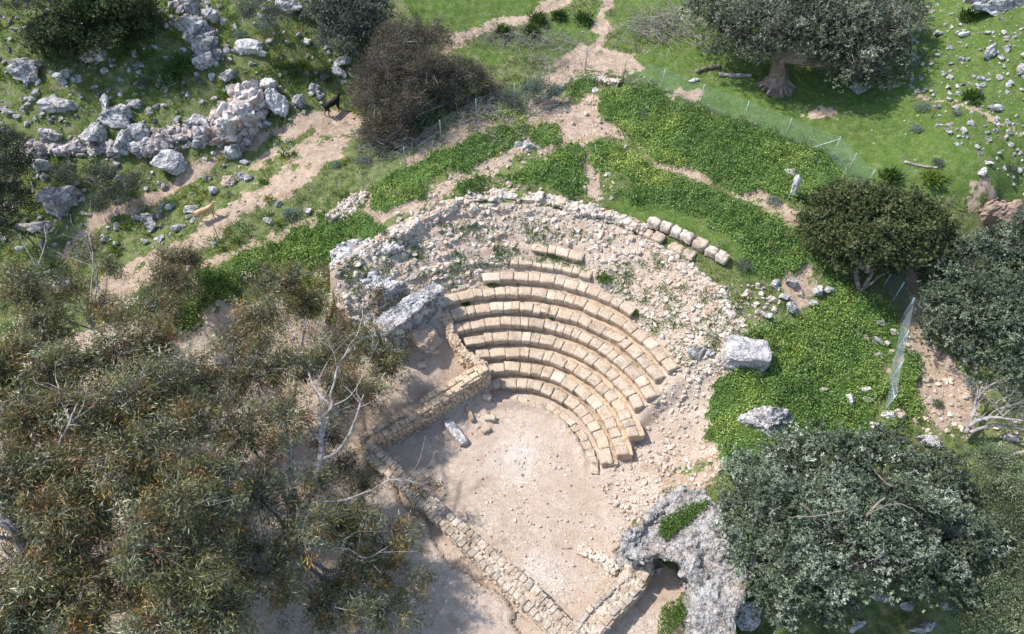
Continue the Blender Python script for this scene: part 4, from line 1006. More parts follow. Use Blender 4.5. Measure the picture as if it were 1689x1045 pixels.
for px, py, r, lab in [(480,355,.55,'round silvery shrub on the grass strip between path and green bank'),(1322,266,.42,'silvery shrub at the foot of the fence corner'),(1340,268,.45,'larger silvery shrub right beside its twin at the fence corner'),
 (1200,275,.45,'silvery shrub in the green below the long fence'),(1060,195,.45,'pale silvery shrub at the upper left of the fenced green'),(1130,205,.4,'silvery shrub amid the fenced green, upper middle'),
 (1235,310,.4,'silvery shrub on the lower terrace line of the fenced green'),(1275,335,.45,'silvery shrub near the end of the terrace line'),(830,240,.3,'small grey shrub at the edge of the bank above the rear wall'),
 (782,258,.35,'grey shrub on the bank above the rear wall'),(1225,440,.55,'dark grey shrub at the right end of the pale coping'),(555,275,.4,'grey-green shrub at the base of the brown bush'),
 (600,268,.6,'larger grey-green shrub at the base of the brown bush'),(1600,635,.4,'green-grey shrub beside the right-hand track'),(1610,655,.35,'low shrub beside the right-hand track, lower one'),
 (1505,590,.35,'dark low shrub right of the steel mesh'),(1545,668,.3,'small shrub at the lower end of the track'),(1510,215,.4,'grey shrub in the open pasture by the olive tree'),
 (1520,180,.5,'larger grey shrub in the pasture edge by the olive tree'),(1575,190,.3,'small grey shrub right of the larger pasture shrub'),(1545,270,.35,'dry grey shrub beside the fallen branch'),
 (1665,280,.35,'dry grey shrub near the right edge of the pasture'),(1070,185,.3,'dusty shrub next to the pale silvery one in the fenced green'),(240,135+5,.45,'grey low shrub in the left meadow'),(330,140,.4,'grey low shrub left of the reddish stone pile'),
 (435,45,.6,'grey-green shrub high on the meadow between stone pile and boulders'),(395,60,.5,'grey-green shrub beside the steep stone pile'),(540,128,.5,'dry shrub in the grass above the black goat'),(300,250,.4,'low shrub at the foot of the terrace wall')]:
    dark = 'dark' in lab; tuft(px, py, r, int(900*r/.4), .075, .035, GREYG if dark or 'dry' in lab or 'low' in lab else SAGE, lab)
DG = [(.03, .07, .012), (.05, .10, .02), (.09, .15, .03)]
for px, py, r, lab in [(888,36,.5,'dark green asphodel tuft beside the upper path, leftmost of three'),(922,32,.42,'dark green asphodel tuft beside the upper path, middle of three'),(962,36,.6,'largest dark green asphodel tuft, right of three by the path'),
 (830,57,.45,'asphodel tuft left of the upper path bend'),(876,55,.45,'asphodel tuft right above the brushwood line'),(1595,32,.5,'asphodel tuft on the stony pasture near the outcrop'),(1600,165,.4,'asphodel tuft beside the pasture track'),
 (1465,297,.5,'leafy dark tuft at the lower edge of the pasture'),(1535,302,.5,'leafy yellow-green tuft at the lower edge of the pasture'),(300,118,.8,'broad green asphodel clump in the left meadow'),(285,145,.8,'dark green asphodel clump below the broad one in the left meadow'),
 (470,120,.7,'green asphodel clump right of the reddish stone pile'),(500,118,.6,'yellow-green asphodel clump left of the brown bush')]:
    tuft(px, py, r, 260, .5, .07, DG if 'yellow' not in lab else [(.12, .2, .03), (.18, .22, .04)], lab, 'asphodel', 'plant', h=.7, droop=-.8)
WG = [(.09, .18, .02), (.13, .23, .035), (.06, .12, .015)]
for px, py, r, lab in [(996,460,.55,'green weed tuft right of the short upper seat row'),(1048,517,.3,'green weed tuft at the jagged end of the broken upper row'),(768,500,.25,'small weed tuft at the left end of the seventh seat row'),
 (912,424,.25,'small weed tuft in front of the topmost seat fragment'),(911,526,.18,'tiny weed tuft on the fifth seat row'),(812,468,.35,'weed tuft left of the broken upper seat row'),(1120,860,.01,'')]:
    if lab: tuft(px, py, r, int(700*r/.3), .07, .045, WG, lab, 'weed_tuft', 'plant', h=.5, mtn='grass')
def toppatch(pxs, n, label, z, L_=.10):
    r_ = np.random.default_rng(n); xs = [p[0] for p in pxs]; ys = [p[1] for p in pxs]; px = r_.uniform(min(xs), max(xs), n*3); py = r_.uniform(min(ys), max(ys), n*3); m = inpoly(px, py, pxs)
    px, py = px[m][:n], py[m][:n]; P = np.array([unp(a, b, z(a, b)) for a, b in zip(px, py)]); P[:, 2] += r_.uniform(-.25, .12, len(P)); mb = MB()
    leaves(mb, P, L_, .05, r_, palette(r_, len(P), WG, [1, 1, 1]), droop=-.6, up=.4); o = mb.build('weeds', M['grass']); o['kind'] = 'stuff'; o['label'] = label; o['category'] = 'plants'
toppatch([(1085,880),(1090,855),(1130,832),(1165,822),(1172,832),(1130,865),(1100,890)], 2600, 'green weeds growing on top of the arched ruin', lambda a, b: 2.35)
toppatch([(1090,1000),(1120,985),(1135,1010),(1110,1045),(1085,1045)], 1500, 'green weeds at the mouth of the arched opening', lambda a, b: .4)
toppatch([(1190,955),(1250,925),(1262,965),(1215,990)], 1200, 'bright green weeds beside the carob tree and the arched ruin', lambda a, b: 1.6)
print('cover')

# ------------------------------------------------------------------ trees
def crown(blobs, nclump, crad, nleaf, L_, W_, cols, wts, seed, droop=0., shell=.5, var=.18, hemi=-.35, outw=.7, up=.25, cvar=.2, ros=0):
    r_ = np.random.default_rng(seed); mb = MB(); ends = []
    tot = sum(np.prod(b[1])**(2/3.) for b in blobs)
    for c, rad in blobs:
        m = max(4, int(nclump*np.prod(rad)**(2/3.)/tot)); d = r_.normal(size=(m*2, 3)); d /= np.linalg.norm(d, axis=1)[:, None]; d = d[d[:, 2] > hemi][:m]; m = len(d)
        u = shell+(1.08-shell)*r_.random((m, 1))**.7; ctr = np.array(c)+d*u*np.array(rad)*(1+(.42 if droop < .5 else .9)*fbm(d*1.8+c, 2, seed))[:, None]*(1 if droop < .5 else 1.2)
        cr = crad*r_.uniform(.6, 1.35, m); ends.append((np.array(c), ctr))
        cc = palette(r_, m, cols, wts, cvar)*r_.uniform(.82, 1.18)
        P = np.repeat(ctr, nleaf, 0)+r_.normal(size=(m*nleaf, 3))*np.repeat(cr, nleaf)[:, None]*(np.array([.5, .5, .42]) if droop < .5 else np.array([.55, .55, .7]))
        if ros:
            sel = np.repeat(np.arange(0, len(P), ros), ros)[:len(P)]; P = P[sel]
        if droop > .5: P[:, 2] -= np.abs(r_.normal(0, .35, len(P)))*np.repeat(cr, nleaf)
        colr = np.repeat(cc, nleaf, 0)*(1+r_.normal(0, var, (m*nleaf, 1)))
        leaves(mb, P, L_, W_, r_, np.clip(colr, .004, 1), droop=droop, out=np.repeat(d, nleaf, 0)*outw, up=up)
    return mb, ends
def tree(name, label, cat, base, fork, limbs, blobs, nclump, crad, nleaf, L_, W_, cols, wts, seed, bark='bark', leaf='leaf', trunk_r=.3, droop=0., twig_r=.012, group=None, extra=(), twigfrac=.6, roots=0, **kw):
    base = np.array(base, float); fork = np.array(fork, float); root = empty(name, base, label, cat, group); r_ = np.random.default_rng(seed+1)
    mb = MB(); mid = (base+fork)/2+r_.normal(0, .12, 3)*np.array([1, 1, .2])
    P = smooth_path([base-np.array([0, 0, .3]), mid, fork], 8); rr = np.linspace(trunk_r*1.25, trunk_r*.8, len(P)); rr[:3] *= [1.5, 1.2, 1.08]
    if roots: rr[:6] *= [1.35, 1.35, 1.3, 1.2, 1.1, 1.03]; rr[6:] *= .85; add_tube(mb, P, rr, 10)
    for q in range(roots):
        a = q*6.283/roots+r_.uniform(-.2, .2); Lr = r_.uniform(.8, 1.25)*trunk_r*2.1
        pp = [base+np.array([0, 0, 1.3*trunk_r*2]), base+np.array([math.cos(a)*Lr*.4, math.sin(a)*Lr*.4, .35*trunk_r*2]), base+np.array([math.cos(a)*Lr, math.sin(a)*Lr, -.1])]
        add_tube(mb, smooth_path(pp, 5), np.linspace(trunk_r*.5, trunk_r*.2, 11), 6)
    lim = limbs if limbs is not None else range(len(blobs))
    for q in lim:
        c = np.array(blobs[q][0]); m = (fork*.5+c*.5)+r_.normal(0, .12*np.linalg.norm(c-fork), 3)*.6; m[2] += .06*np.linalg.norm(c-fork)
        P = smooth_path([fork-np.array([0, 0, .15]), m, c], 7); add_tube(mb, P, np.linspace(trunk_r*.55, trunk_r*.12, len(P)), 7)
    for pts, r0, r1 in extra:
        P = smooth_path(pts, 7); wob = np.cumsum(r_.normal(0, .02, (len(P), 3)), 0); wob -= np.linspace(0, 1, len(P))[:, None]*wob[-1]; add_tube(mb, P+wob, np.linspace(r0, r1, len(P)), 8)
        if bark == 'gum_bark' or name == 'bare_tree':
            LL = np.linalg.norm(P[-1]-P[0])
            for q in range(5):
                t_ = r_.integers(len(P)//4, len(P)-1); s_ = (P+wob)[t_]; dd = (P[min(t_+1, len(P)-1)]-P[t_-1]); dd /= np.linalg.norm(dd)+1e-9; dd = dd+r_.normal(0, .55, 3); dd[2] = dd[2]*.6+.25; dd /= np.linalg.norm(dd)
                e1 = s_+dd*LL*.2*r_.uniform(.6, 1.3); e2 = e1+(dd+r_.normal(0, .5, 3))*LL*.16; rq = (r0+(r1-r0)*t_/len(P))*.5
                add_tube(mb, smooth_path([s_, e1, e2], 5), np.linspace(rq, .008, 11), 5)
    mb.build('trunk', M[bark], root)
    cm, ends = crown(blobs, nclump, crad, nleaf, L_, W_, cols, wts, seed, droop=droop, **kw); cm.build('crown', M[leaf], root)
    tb = MB(); A = []; B = []
    for c, ct in ends:
        s = ct[r_.random(len(ct)) < twigfrac]
        if len(s):
            m = c+(s-c)*.5+r_.normal(0, .12, s.shape); cc = np.repeat((c)[None], len(s), 0)+r_.normal(0, .05, s.shape); A += [cc, m]; B += [m, s]
    if A: wires(tb, np.vstack(A), np.vstack(B), twig_r); tb.build('twigs', M['twig' if bark != 'gum_bark' else 'gum_bark'], root)
    print(name, cm.n//4); return root
def B3(px, py, z, r, ry=None, rz=None): return (tuple(unp(px, py, z)), (r, ry or r*.9, rz or r*.8))

# --- gum trees, bottom left
GUM = [(.19, .185, .065), (.26, .24, .09), (.10, .11, .04), (.36, .21, .055), (.24, .28, .17), (.58, .55, .34), (.08, .085, .035), (.27, .11, .045)]
GUM = [tuple(v*.8 for v in c) for c in GUM]
GW = [3, 3, 3, 1.4, 2.3, .9, 2.4, .5]
def limb(*pp, r0=.12, r1=.05): return ([unp(*p) for p in pp], r0, r1)
b1 = [B3(460,470,5.2,1.188), B3(430,530,5.6,1.188), B3(560,455,3.5,0.864), B3(600,540,3.2,0.972), B3(640,600,3.2,0.81), B3(540,590,4.8,1.08), B3(470,600,6.4,1.188), B3(415,620,6.4,1.08), B3(590,650,3.6,0.648),
      B3(470,690,6.8,1.08), B3(400,720,6.8,1.188), B3(700,800,2.6,0.42), B3(600,800,3.0,0.6), B3(570,870,3.4,0.972), B3(620,930,3.2,1.08), B3(530,790,5.1,0.756), B3(640,1010,3.0,0.864), B3(500,880,6.8,0.972), B3(420,820,7.2,1.188), B3(440,950,6.4,1.188), B3(540,1000,4.2,1.08), B3(510,500,4.0,0.972),B3(390,560,6.0,0.864),B3(600,490,2.9,0.648)]
b1 += [B3(600,560,4.8,.8), B3(648,575,4.4,.6), B3(560,630,5.2,.7), B3(620,480,4.6,.5), B3(560,680,5.0,.55), B3(575,760,4.8,.6), B3(600,860,4.3,.8), B3(665,880,3.4,.7), B3(540,720,5.3,.6), B3(620,640,4.0,.7), B3(690,950,3.2,.5), B3(580,960,4.3,.9)]
base = unp(425, 1075, 0.)
tree('gum_tree', 'tall gum tree nearest the arena with twisting pale limbs and drooping leaves', 'tree', base, unp(478,900,4.2), [9,10,16,18,19,20,21], b1, 1900, .32, 56, .23, .036, GUM, GW, 31, 'gum_bark', 'gum_leaf', .24, droop=1.1, shell=.25, twig_r=.017, twigfrac=.85, hemi=-.8,
  extra=[limb((478,900,4.2),(505,830,5.0),(528,760,5.6),(530,700,6.1),(548,670,6.3),(545,650,6.6), r0=.17, r1=.06), limb((528,760,5.6),(560,740,5.7),(585,690,5.8),(600,650,5.8), r0=.1, r1=.035), limb((548,672,6.2),(520,640,6.4),(500,590,6.1),(470,520,5.6), r0=.08, r1=.02),
    limb((545,650,6.6),(560,600,6.1),(590,550,5.4),(600,500,4.8), r0=.06, r1=.015), limb((478,900,4.2),(540,940,4.6),(555,935,4.8), r0=.10, r1=.03), limb((478,900,4.2),(420,945,5.0),(360,915,5.8), r0=.13, r1=.05), limb((500,850,4.8),(470,780,6.0),(460,690,6.7), r0=.10, r1=.03),
    limb((505,830,5.0),(580,820,5.0),(650,790,4.9),(700,800,4.6), r0=.06, r1=.015), limb((478,900,4.2),(560,900,5.0),(600,920,5.1),(640,900,5.0), r0=.05, r1=.012), limb((528,760,5.6),(550,700,5.8),(560,680,5.6), r0=.05, r1=.012)])
b2 = [B3(250,560,7.5,1.1), B3(190,580,8,1.1), B3(270,640,8.5,1.1), B3(210,660,9,1.2), B3(320,690,8.5,1.0), B3(265,730,9.5,1.1), B3(340,770,9.,1.0), B3(300,830,9.5,1.2), B3(200,760,9.5,1.1), B3(355,860,8.5,1.), B3(240,900,9.5,1.1), B3(310,950,8.5,1.1), B3(360,1010,7.5,1.1), B3(260,1030,8,1.1), B3(150,690,9,1.), B3(240,500,6.8,.7),B3(300,600,7.5,.7)]
b2 += [B3(x_, y_, z_, 1.35, 1.3, .9) for x_, y_, z_ in [(60,640,5.5),(150,720,5.5),(60,780,5.),(150,860,5.),(250,800,5.),(340,930,4.5),(250,960,4.5),(60,920,5.),(130,990,5.),(330,640,5.),(240,690,5.5),(330,1030,4.5),(30,1030,5.)]] + [B3(95,665,9.9,.5), B3(130,650,9.9,.5)]  # broad low blobs: filler foliage added as dark depth behind the canopy gaps
tree('gum_tree', 'broad olive-green gum tree in the middle of the lower left group', 'tree', unp(150,1120,0.), unp(130,930,5.5), [3,5,7,8,10,11], b2, 3000, .36, 60, .23, .036, GUM, GW, 32, 'gum_bark', 'gum_leaf', .26, droop=1.1, shell=.3, twig_r=.017, twigfrac=.85, hemi=-.8,
  extra=[limb((122,935,7.5),(140,985,6.8),(158,1060,6.), r0=.15, r1=.24), limb((122,935,7.5),(125,900,8.4),(150,860,9.6), r0=.13, r1=.06), limb((190,790,8.5),(200,740,8.8),(270,640,8.5), r0=.07, r1=.02), limb((250,830,8),(300,840,8.2),(330,830,8), r0=.07, r1=.02)])
b3 = [B3(30,470,7.5,.9), B3(75,540,7.5,.9), B3(20,600,8.5,1.2), B3(100,610,8.5,1.1), B3(50,690,9,1.2), B3(120,760,9.3,1.), B3(30,790,9.5,1.2), B3(90,850,9.5,1.1), B3(70,960,8.5,1.1), B3(20,1030,8,1.2), B3(120,1020,8,1.1),B3(140,850,9,.9),B3(-40,640,8.5,1.2),B3(-40,820,9,1.3)]
tree('gum_tree', 'gum tree at the left edge with thick pale limbs in its crown', 'tree', unp(-20,1120,0.), unp(60,960,5.), [2,4,6,8,11], b3, 1850, .36, 60, .23, .036, GUM, GW, 33, 'gum_bark', 'gum_leaf', .28, droop=1.1, shell=.3, twig_r=.017, twigfrac=.85, hemi=-.8,
  extra=[limb((75,1000,6.5),(45,925,8.),(25,880,9.2),(-5,850,9.8), r0=.22, r1=.13), limb((45,925,8.),(30,890,9.),(0,860,10), r0=.1, r1=.05), limb((85,760,9.2),(100,720,9.8),(115,690,10.4),(140,645,9.8), r0=.08, r1=.03), limb((115,692,10.2),(95,650,9.8),(92,620,9.4), r0=.06, r1=.02), limb((60,960,5.),(75,860,7),(85,760,8.2), r0=.17, r1=.13), limb((60,960,5.),(110,920,6.8),(145,850,8.4), r0=.13, r1=.06)])
b4 = [B3(150,400,6.,.55,.5,.4), B3(130,425,6,.5), B3(180,440,6,.6), B3(120,470,6,.7), B3(165,500,6,.8), B3(200,520,6,.8), B3(70,500,6.2,.8)]
tree('gum_tree', 'thin gum sapling crown with bare pale twigs on top, rising behind the left group', 'tree', T(170,640), unp(150,540,4.), None, b4, 230, .32, 60, .19, .032, GUM, GW, 34, 'gum_bark', 'gum_leaf', .10, droop=1., shell=.2, hemi=-.8,
  extra=[limb((150,520,5.4),(155,440,6.5),(152,400,7.),(145,380,7.2), r0=.045, r1=.015), limb((155,440,6.5),(115,425,6.8),(95,415,7), r0=.03, r1=.012)])
tree('bare_tree', 'slender leafless sapling with forked white twigs at the far left', 'tree', T(85,520), unp(62,440,5.4), [], [B3(90,480,5.5,.5)], 14, .3, 40, .15, .026, GUM, GW, 36, 'gum_bark', 'gum_leaf', .05, droop=1.,
  extra=[limb((62,440,5.4),(45,410,6),(33,385,6.4), r0=.04, r1=.015), limb((62,440,5.4),(76,400,6.2),(74,370,6.6), r0=.04, r1=.015), limb((74,385,6.4),(90,375,6.7), r0=.02, r1=.01), limb((62,425,5.6),(50,430,5.9), r0=.02, r1=.01)])
b5 = [B3(285,425,5.6,.75), B3(315,420,5.4,.5), B3(270,450,5.6,.6), B3(300,470,5.2,.7), B3(270,500,5,.6)]
tree('gum_tree', 'small rusty-leaved gum crown above the left end of the green bank', 'tree', T(285,560), unp(268,480,4.2), None, b5, 240, .3, 66, .19, .032, [(.24, .18, .08), (.16, .14, .07), (.22, .2, .1), (.09, .09, .05)], [2, 2, 2, 2], 35, 'gum_bark', 'gum_leaf', .08, droop=1., shell=.2, hemi=-.8)
# --- carob, bottom right
CAR = [(.085, .12, .07), (.135, .175, .11), (.21, .255, .18), (.05, .068, .043), (.34, .38, .30)]
c1 = [B3(1235,780,3.4,1.0), B3(1300,745,3.6,1.1), B3(1380,760,4.4,1.4), B3(1460,760,4.2,1.3), B3(1540,790,4.2,1.3), B3(1220,850,3.6,1.0), B3(1290,830,4.8,1.5), B3(1400,840,5.4,1.7), B3(1500,850,5.3,1.6), B3(1580,880,4.4,1.2), B3(1240,920,3.8,1.), B3(1330,930,4.8,1.5), B3(1440,910,5.2,1.5), B3(1520,930,4.4,1.2), B3(1290,990,3.4,.9), B3(1360,985,3.6,1.), B3(1560,950,3.8,.8), B3(1620,900,3.6,.8)]
tree('carob_tree', 'huge dark bluish-green carob tree filling the lower right', 'tree', T(1400,1000), unp(1400,930,2.0), None, c1, 950, .46, 162, .14, .062, CAR, [3, 4, 2.5, 2, 1.2], 41, 'bark', 'leaf', .4, shell=.6, ros=9, outw=.45, up=.5, hemi=-.2, twigfrac=.3, twig_r=.016,
  extra=[limb((1400,930,3.),(1350,860,5.6),(1320,830,6.4), r0=.12, r1=.03), limb((1400,930,3.),(1430,850,6.3),(1460,820,7.), r0=.12, r1=.03), limb((1400,840,7.),(1350,850,6.8),(1300,852,6.4), r0=.035, r1=.012), limb((1430,850,7),(1480,830,7.1),(1520,850,6.9), r0=.035, r1=.012), limb((1440,770,5.8),(1470,800,6.5),(1500,790,6.1), r0=.03, r1=.012)])
c2 = [B3(1640,760,3.6,.9), B3(1690,820,4,1.2), B3(1650,870,3.6,1.), B3(1700,930,3.6,1.2), B3(1620,960,3.,.9), B3(1670,1010,2.6,1.1), B3(1600,1010,2.4,.9), B3(1590,820,3.2,.7), B3(1640,810,3.4,.9)]
tree('olive_tree', 'thin greyish tree at the lower right edge beside the carob', 'tree', T(1690,960), unp(1690,880,1.8), None, c2, 700, .36, 80, .10, .045, [(.11, .15, .08), (.17, .21, .12), (.07, .10, .05), (.25, .28, .17)], [3, 3, 2, 1], 42, 'bark', 'leaf', .2, shell=.3, up=.3, twigfrac=.5)
# --- right edge tree
OAK = [(.10, .14, .08), (.16, .205, .13), (.24, .285, .195), (.055, .075, .047)]
c3 = [B3(1560,500,5.2,1.2), B3(1600,440,6.2,1.6), B3(1670,410,6.6,1.7), B3(1640,510,6,1.7), B3(1560,545,4.6,1.), B3(1690,540,6,1.8), B3(1620,560,4.8,1.2), B3(1545,450,5.2,.9), B3(1680,600,4.6,1.2), B3(1720,450,6.5,1.8)]
tree('evergreen_tree', 'large grey-green evergreen tree spreading in from the right edge', 'tree', T(1700,600), unp(1680,540,4.), None, c3, 850, .44, 117, .14, .062, OAK, [3, 4, 2, 2], 43, 'bark', 'leaf', .35, ros=9, outw=.45, shell=.6, up=.45, hemi=-.25, twigfrac=.2)
c3b = [B3(1660,640,4.,.9), B3(1690,680,3.8,.9), B3(1640,670,3.,.6)]
tree('bare_tree', 'half-bare tree with long silvery branches at the right edge', 'tree', T(1600,760), unp(1592,715,2.6), [], c3b, 90, .36, 34, .08, .035, [(.1, .13, .07), (.15, .18, .1)], [1, 1], 44, 'twig', 'leaf', .16, shell=.2,
  extra=[limb((1592,715,2.6),(1608,680,3.2),(1612,655,3.5),(1620,640,3.6), r0=.12, r1=.05), limb((1600,705,2.9),(1630,690,3.5),(1689,695,4.), r0=.11, r1=.05), limb((1600,712,2.8),(1650,700,3.2),(1700,710,3.6), r0=.09, r1=.04), limb((1610,660,3.5),(1635,635,4),(1660,625,4.2), r0=.06, r1=.015),
   limb((1655,690,3.7),(1640,665,4.2),(1670,650,4.4), r0=.04, r1=.012), limb((1645,765,1.9),(1670,752,2.6),(1700,740,3.), r0=.12, r1=.08), limb((1625,692,3.4),(1650,672,3.9),(1689,665,4.1), r0=.05, r1=.012), limb((1612,655,3.5),(1595,640,4.),(1590,620,4.2), r0=.03, r1=.01)])
# --- round bush right
BU = [(.07, .095, .035), (.11, .135, .05), (.17, .19, .08), (.035, .05, .02)]
c4 = [B3(1370,345,7.2,1.2), B3(1430,345,7.9,1.5), B3(1500,355,7.8,1.5), B3(1360,385,6.8,1.2), B3(1430,400,7.2,1.6), B3(1510,400,6.8,1.3), B3(1385,425,5.9,.9), B3(1460,430,6.1,.9), B3(1545,375,6.8,.9), B3(1340,365,6.3,.7)]
tree('evergreen_tree', 'round olive-brown evergreen tree with low twisted trunks, right of the green bank', 'tree', T(1432,482), unp(1432,445,5.7), None, c4, 800, .40, 120, .13, .060, BU, [3, 4, 2, 2], 45, 'bark', 'leaf', .2, ros=8, outw=.45, shell=.6, up=.45, hemi=-.15, twigfrac=.1,
  extra=[limb((1415,478,4.6),(1410,450,5.4),(1420,430,6.), r0=.14, r1=.09), limb((1418,480,4.6),(1440,462,5.),(1475,440,5.8), r0=.12, r1=.06), limb((1420,478,4.6),(1438,450,5.4),(1450,425,6.2), r0=.12, r1=.08)])
# --- old olive, top right
OL = [(.12, .145, .095), (.18, .20, .135), (.27, .29, .21), (.07, .08, .055), (.36, .37, .28)]
c5 = [B3(1170,20,10.8,1.6), B3(1200,60,10.2,1.5), B3(1230,10,11.2,2.), B3(1260,45,11.4,2.0), B3(1310,15,12.0,2.4), B3(1330,60,11.2,1.8), B3(1390,25,11.8,2.3), B3(1400,75,10.8,1.8), B3(1450,50,11.2,1.8), B3(1460,95,10.1,1.4), B3(1400,115,9.8,1.4), B3(1250,85,10.2,1.0), B3(1480,20,11.4,1.6), B3(1330,-40,12.4,2.6), B3(1220,-40,11.8,2.4), B3(1430,-30,12.0,2.4), B3(1370,98,10.1,1.1), B3(1440,130,9.0,.8)]
tree('olive_tree', 'ancient olive tree with a gnarled flaring trunk in the pasture', 'tree', T(1280,142), unp(1288,92,10.), None, c5, 1500, .50, 126, .17, .055, OL, [3, 4, 2.5, 2, .8], 46, 'olive_bark', 'leaf', .5, ros=7, outw=.5, shell=.6, up=.4, hemi=-.35, twigfrac=.35, twig_r=.018, roots=15)
# --- brown bush, top centre-left
BR = [(.10, .085, .06), (.14, .115, .08), (.19, .15, .09), (.07, .065, .05), (.12, .13, .075)]
c6 = [B3(660,75,9.5,1.7), B3(710,65,9.2,1.4), B3(640,120,9.,1.8), B3(700,115,9,1.7), B3(620,170,8.2,1.4), B3(670,170,8.2,1.5), B3(740,130,8.3,1.3), B3(780,130,7.9,1.2), B3(620,215,7.,1.), B3(660,215,7.1,.9), B3(605,150,7.8,1.1), B3(815,150,7.3,.6), B3(745,165,7.5,.8)]
tree('dry_bush', 'big dry brown bush with bare grey stems beside the black goat', 'bush', T(670,215), T(670,205,.5), None, c6, 1700, .36, 74, .09, .04, BR, [3, 4, 2.5, 3, 1.6], 47, 'twig', 'leaf', .14, shell=.4, up=.25, hemi=-.5, twigfrac=.9, twig_r=.016)
# bare stems below it
def brush(name, label, cat, cen, sx, sy, h, n, L_, seed, r=.014, mtn='twig', out=1., dirx=None):
    r_ = np.random.default_rng(seed); P = np.array(cen)+r_.normal(size=(n, 3))*np.array([sx, sy, 0]); P[:, 2] = hq(P[:, 0], P[:, 1])+np.abs(r_.normal(0, h, n))
    d = r_.normal(size=(n, 3)); d[:, 2] = np.abs(d[:, 2])*.45-.05
    if dirx is not None: d += np.array(dirx)
    d /= np.linalg.norm(d, axis=1)[:, None]; Lq = L_*r_.uniform(.3, 1.2, n)[:, None]; m = P+d*Lq*.5; e = m+(d+r_.normal(0, .35, (n, 3)))*Lq*.5
    mb = MB(); wires(mb, P, m, r); wires(mb, m, e, r*.7); o = mb.build(name, M[mtn]); return tag(o, label, cat)
brush('brushwood', 'fan of bare grey stems spilling from the foot of the brown bush', 'brushwood', T(640,240), 1.3, .7, .35, 420, 1.3, 1)
brush('brushwood', 'tangle of dark dry stems on the shaded right side of the brown bush', 'brushwood', T(780,195), 2.4, 1.2, .3, 700, 1.3, 2, mtn='twig')
brush('brushwood', 'long heap of grey brushwood between the path and the brown bush', 'brushwood', T(868,72), 2.6, .5, .2, 520, .9, 3)
brush('brushwood', 'heap of bare grey branches left of the old olive tree', 'brushwood', T(1090,52), 1.3, .9, .45, 420, 1.4, 4, .02)
brush('brushwood', 'thin dry twigs at the path edge above the fence', 'brushwood', T(905,110), 1.2, .5, .15, 160, .9, 5)
brush('brushwood', 'dry twigs lying beneath the evergreen tree on the reddish gully', 'brushwood', T(1530,440), 1.2, .5, .15, 120, .9, 6)
# --- grey bush, juniper, dark edge trees
c7 = [B3(540,20,10.3,1.4), B3(590,25,10.3,1.4), B3(560,60,9.3,1.4), B3(605,55,9.3,1.2), B3(620,15,10,1.), B3(570,-15,11,1.5)]
tree('grey_bush', 'rounded blue-grey bush behind the brown bush at the top', 'bush', T(570,88), T(570,80,.5), None, c7, 750, .38, 72, .12, .05, [(.11, .135, .10), (.15, .175, .135), (.08, .095, .07), (.19, .21, .165)], [3, 3, 2, 1], 48, 'twig', 'leaf', .15, ros=6, shell=.5, up=.4, hemi=-.3, twigfrac=.3)
c8 = [B3(90,60,10.,1.5), B3(140,40,10.8,1.8), B3(200,30,10.8,1.7), B3(110,90,9.2,1.1), B3(170,65,10,1.4), B3(215,60,9.6,1.1), B3(150,5,11.8,1.8), B3(210,0,11.8,1.6), B3(240,35,9.8,1.), B3(70,75,9.2,.8)]
tree('juniper', 'dense dark green juniper mound in the upper left', 'bush', T(150,95), T(150,88,.6), None, c8, 700, .46, 168, .13, .055, [(.05, .08, .03), (.075, .115, .04), (.11, .15, .06), (.04, .06, .024)], [3, 3, 2, 1.5], 49, 'bark', 'leaf', .2, ros=8, outw=.5, shell=.75, up=.5, hemi=-.1, twigfrac=.02)
c9 = [B3(10,240,7.,1.2), B3(0,290,6.5,1.4), B3(20,330,5.6,1.2), B3(-10,380,5,1.3), B3(30,270,6,.8)]
tree('evergreen_tree', 'very dark evergreen tree cut by the left edge below the meadow', 'tree', T(0,400), T(0,370,1), None, c9, 500, .36, 66, .10, .05, [(.03, .045, .022), (.045, .065, .03), (.06, .08, .045)], [1, 1, 1], 50, 'bark', 'leaf', .2, shell=.6, up=.4, hemi=-.3, twigfrac=.1)
c10 = [B3(10,-5,12,1.2), B3(60,-8,12,1.), B3(100,-5,12,.9)]
tree('grey_bush', 'grey bush cut by the top left corner', 'bush', T(50,5), T(50,0,.5), None, c10, 200, .36, 60, .09, .045, [(.10, .12, .09), (.14, .16, .12), (.08, .09, .07)], [1, 1, 1], 51, 'twig', 'leaf', .12, shell=.5)
c11 = [B3(420,-5,11.8,.9), B3(455,25,11.,.7), B3(405,25,11,.6)]
tree('grey_bush', 'small grey bush at the top edge above the flat white slab', 'bush', T(430,30), T(430,22,.4), None, c11, 130, .36, 56, .09, .045, [(.10, .13, .09), (.14, .17, .12)], [1, 1], 52, 'twig', 'leaf', .1, shell=.5)
c12 = [B3(885,148,7.7,.8), B3(845,165,7.3,.6), B3(915,150,7.5,.5)]
tree('grey_bush', 'low bluish bush behind the wire fence right of the brown bush', 'bush', T(875,165), T(875,158,.3), None, c12, 150, .3, 56, .08, .04, [(.08, .12, .09), (.12, .16, .12)], [1, 1], 53, 'twig', 'leaf', .07, shell=.4)
c13 = [B3(110,290,5.6,.7), B3(170,290,5.6,.8), B3(215,300,5.6,.7), B3(160,335,4.7,.6), B3(190,320,5.,.7), B3(110,280,5.4,.5)]
tree('low_bush', 'low dark scrub between the terrace wall and the lower path', 'bush', T(180,325), T(180,318,.3), None, c13, 300, .32, 56, .08, .04, [(.05, .07, .04), (.075, .10, .055), (.1, .12, .08)], [1, 1, 1], 54, 'twig', 'leaf', .08, shell=.4)
print('trees')

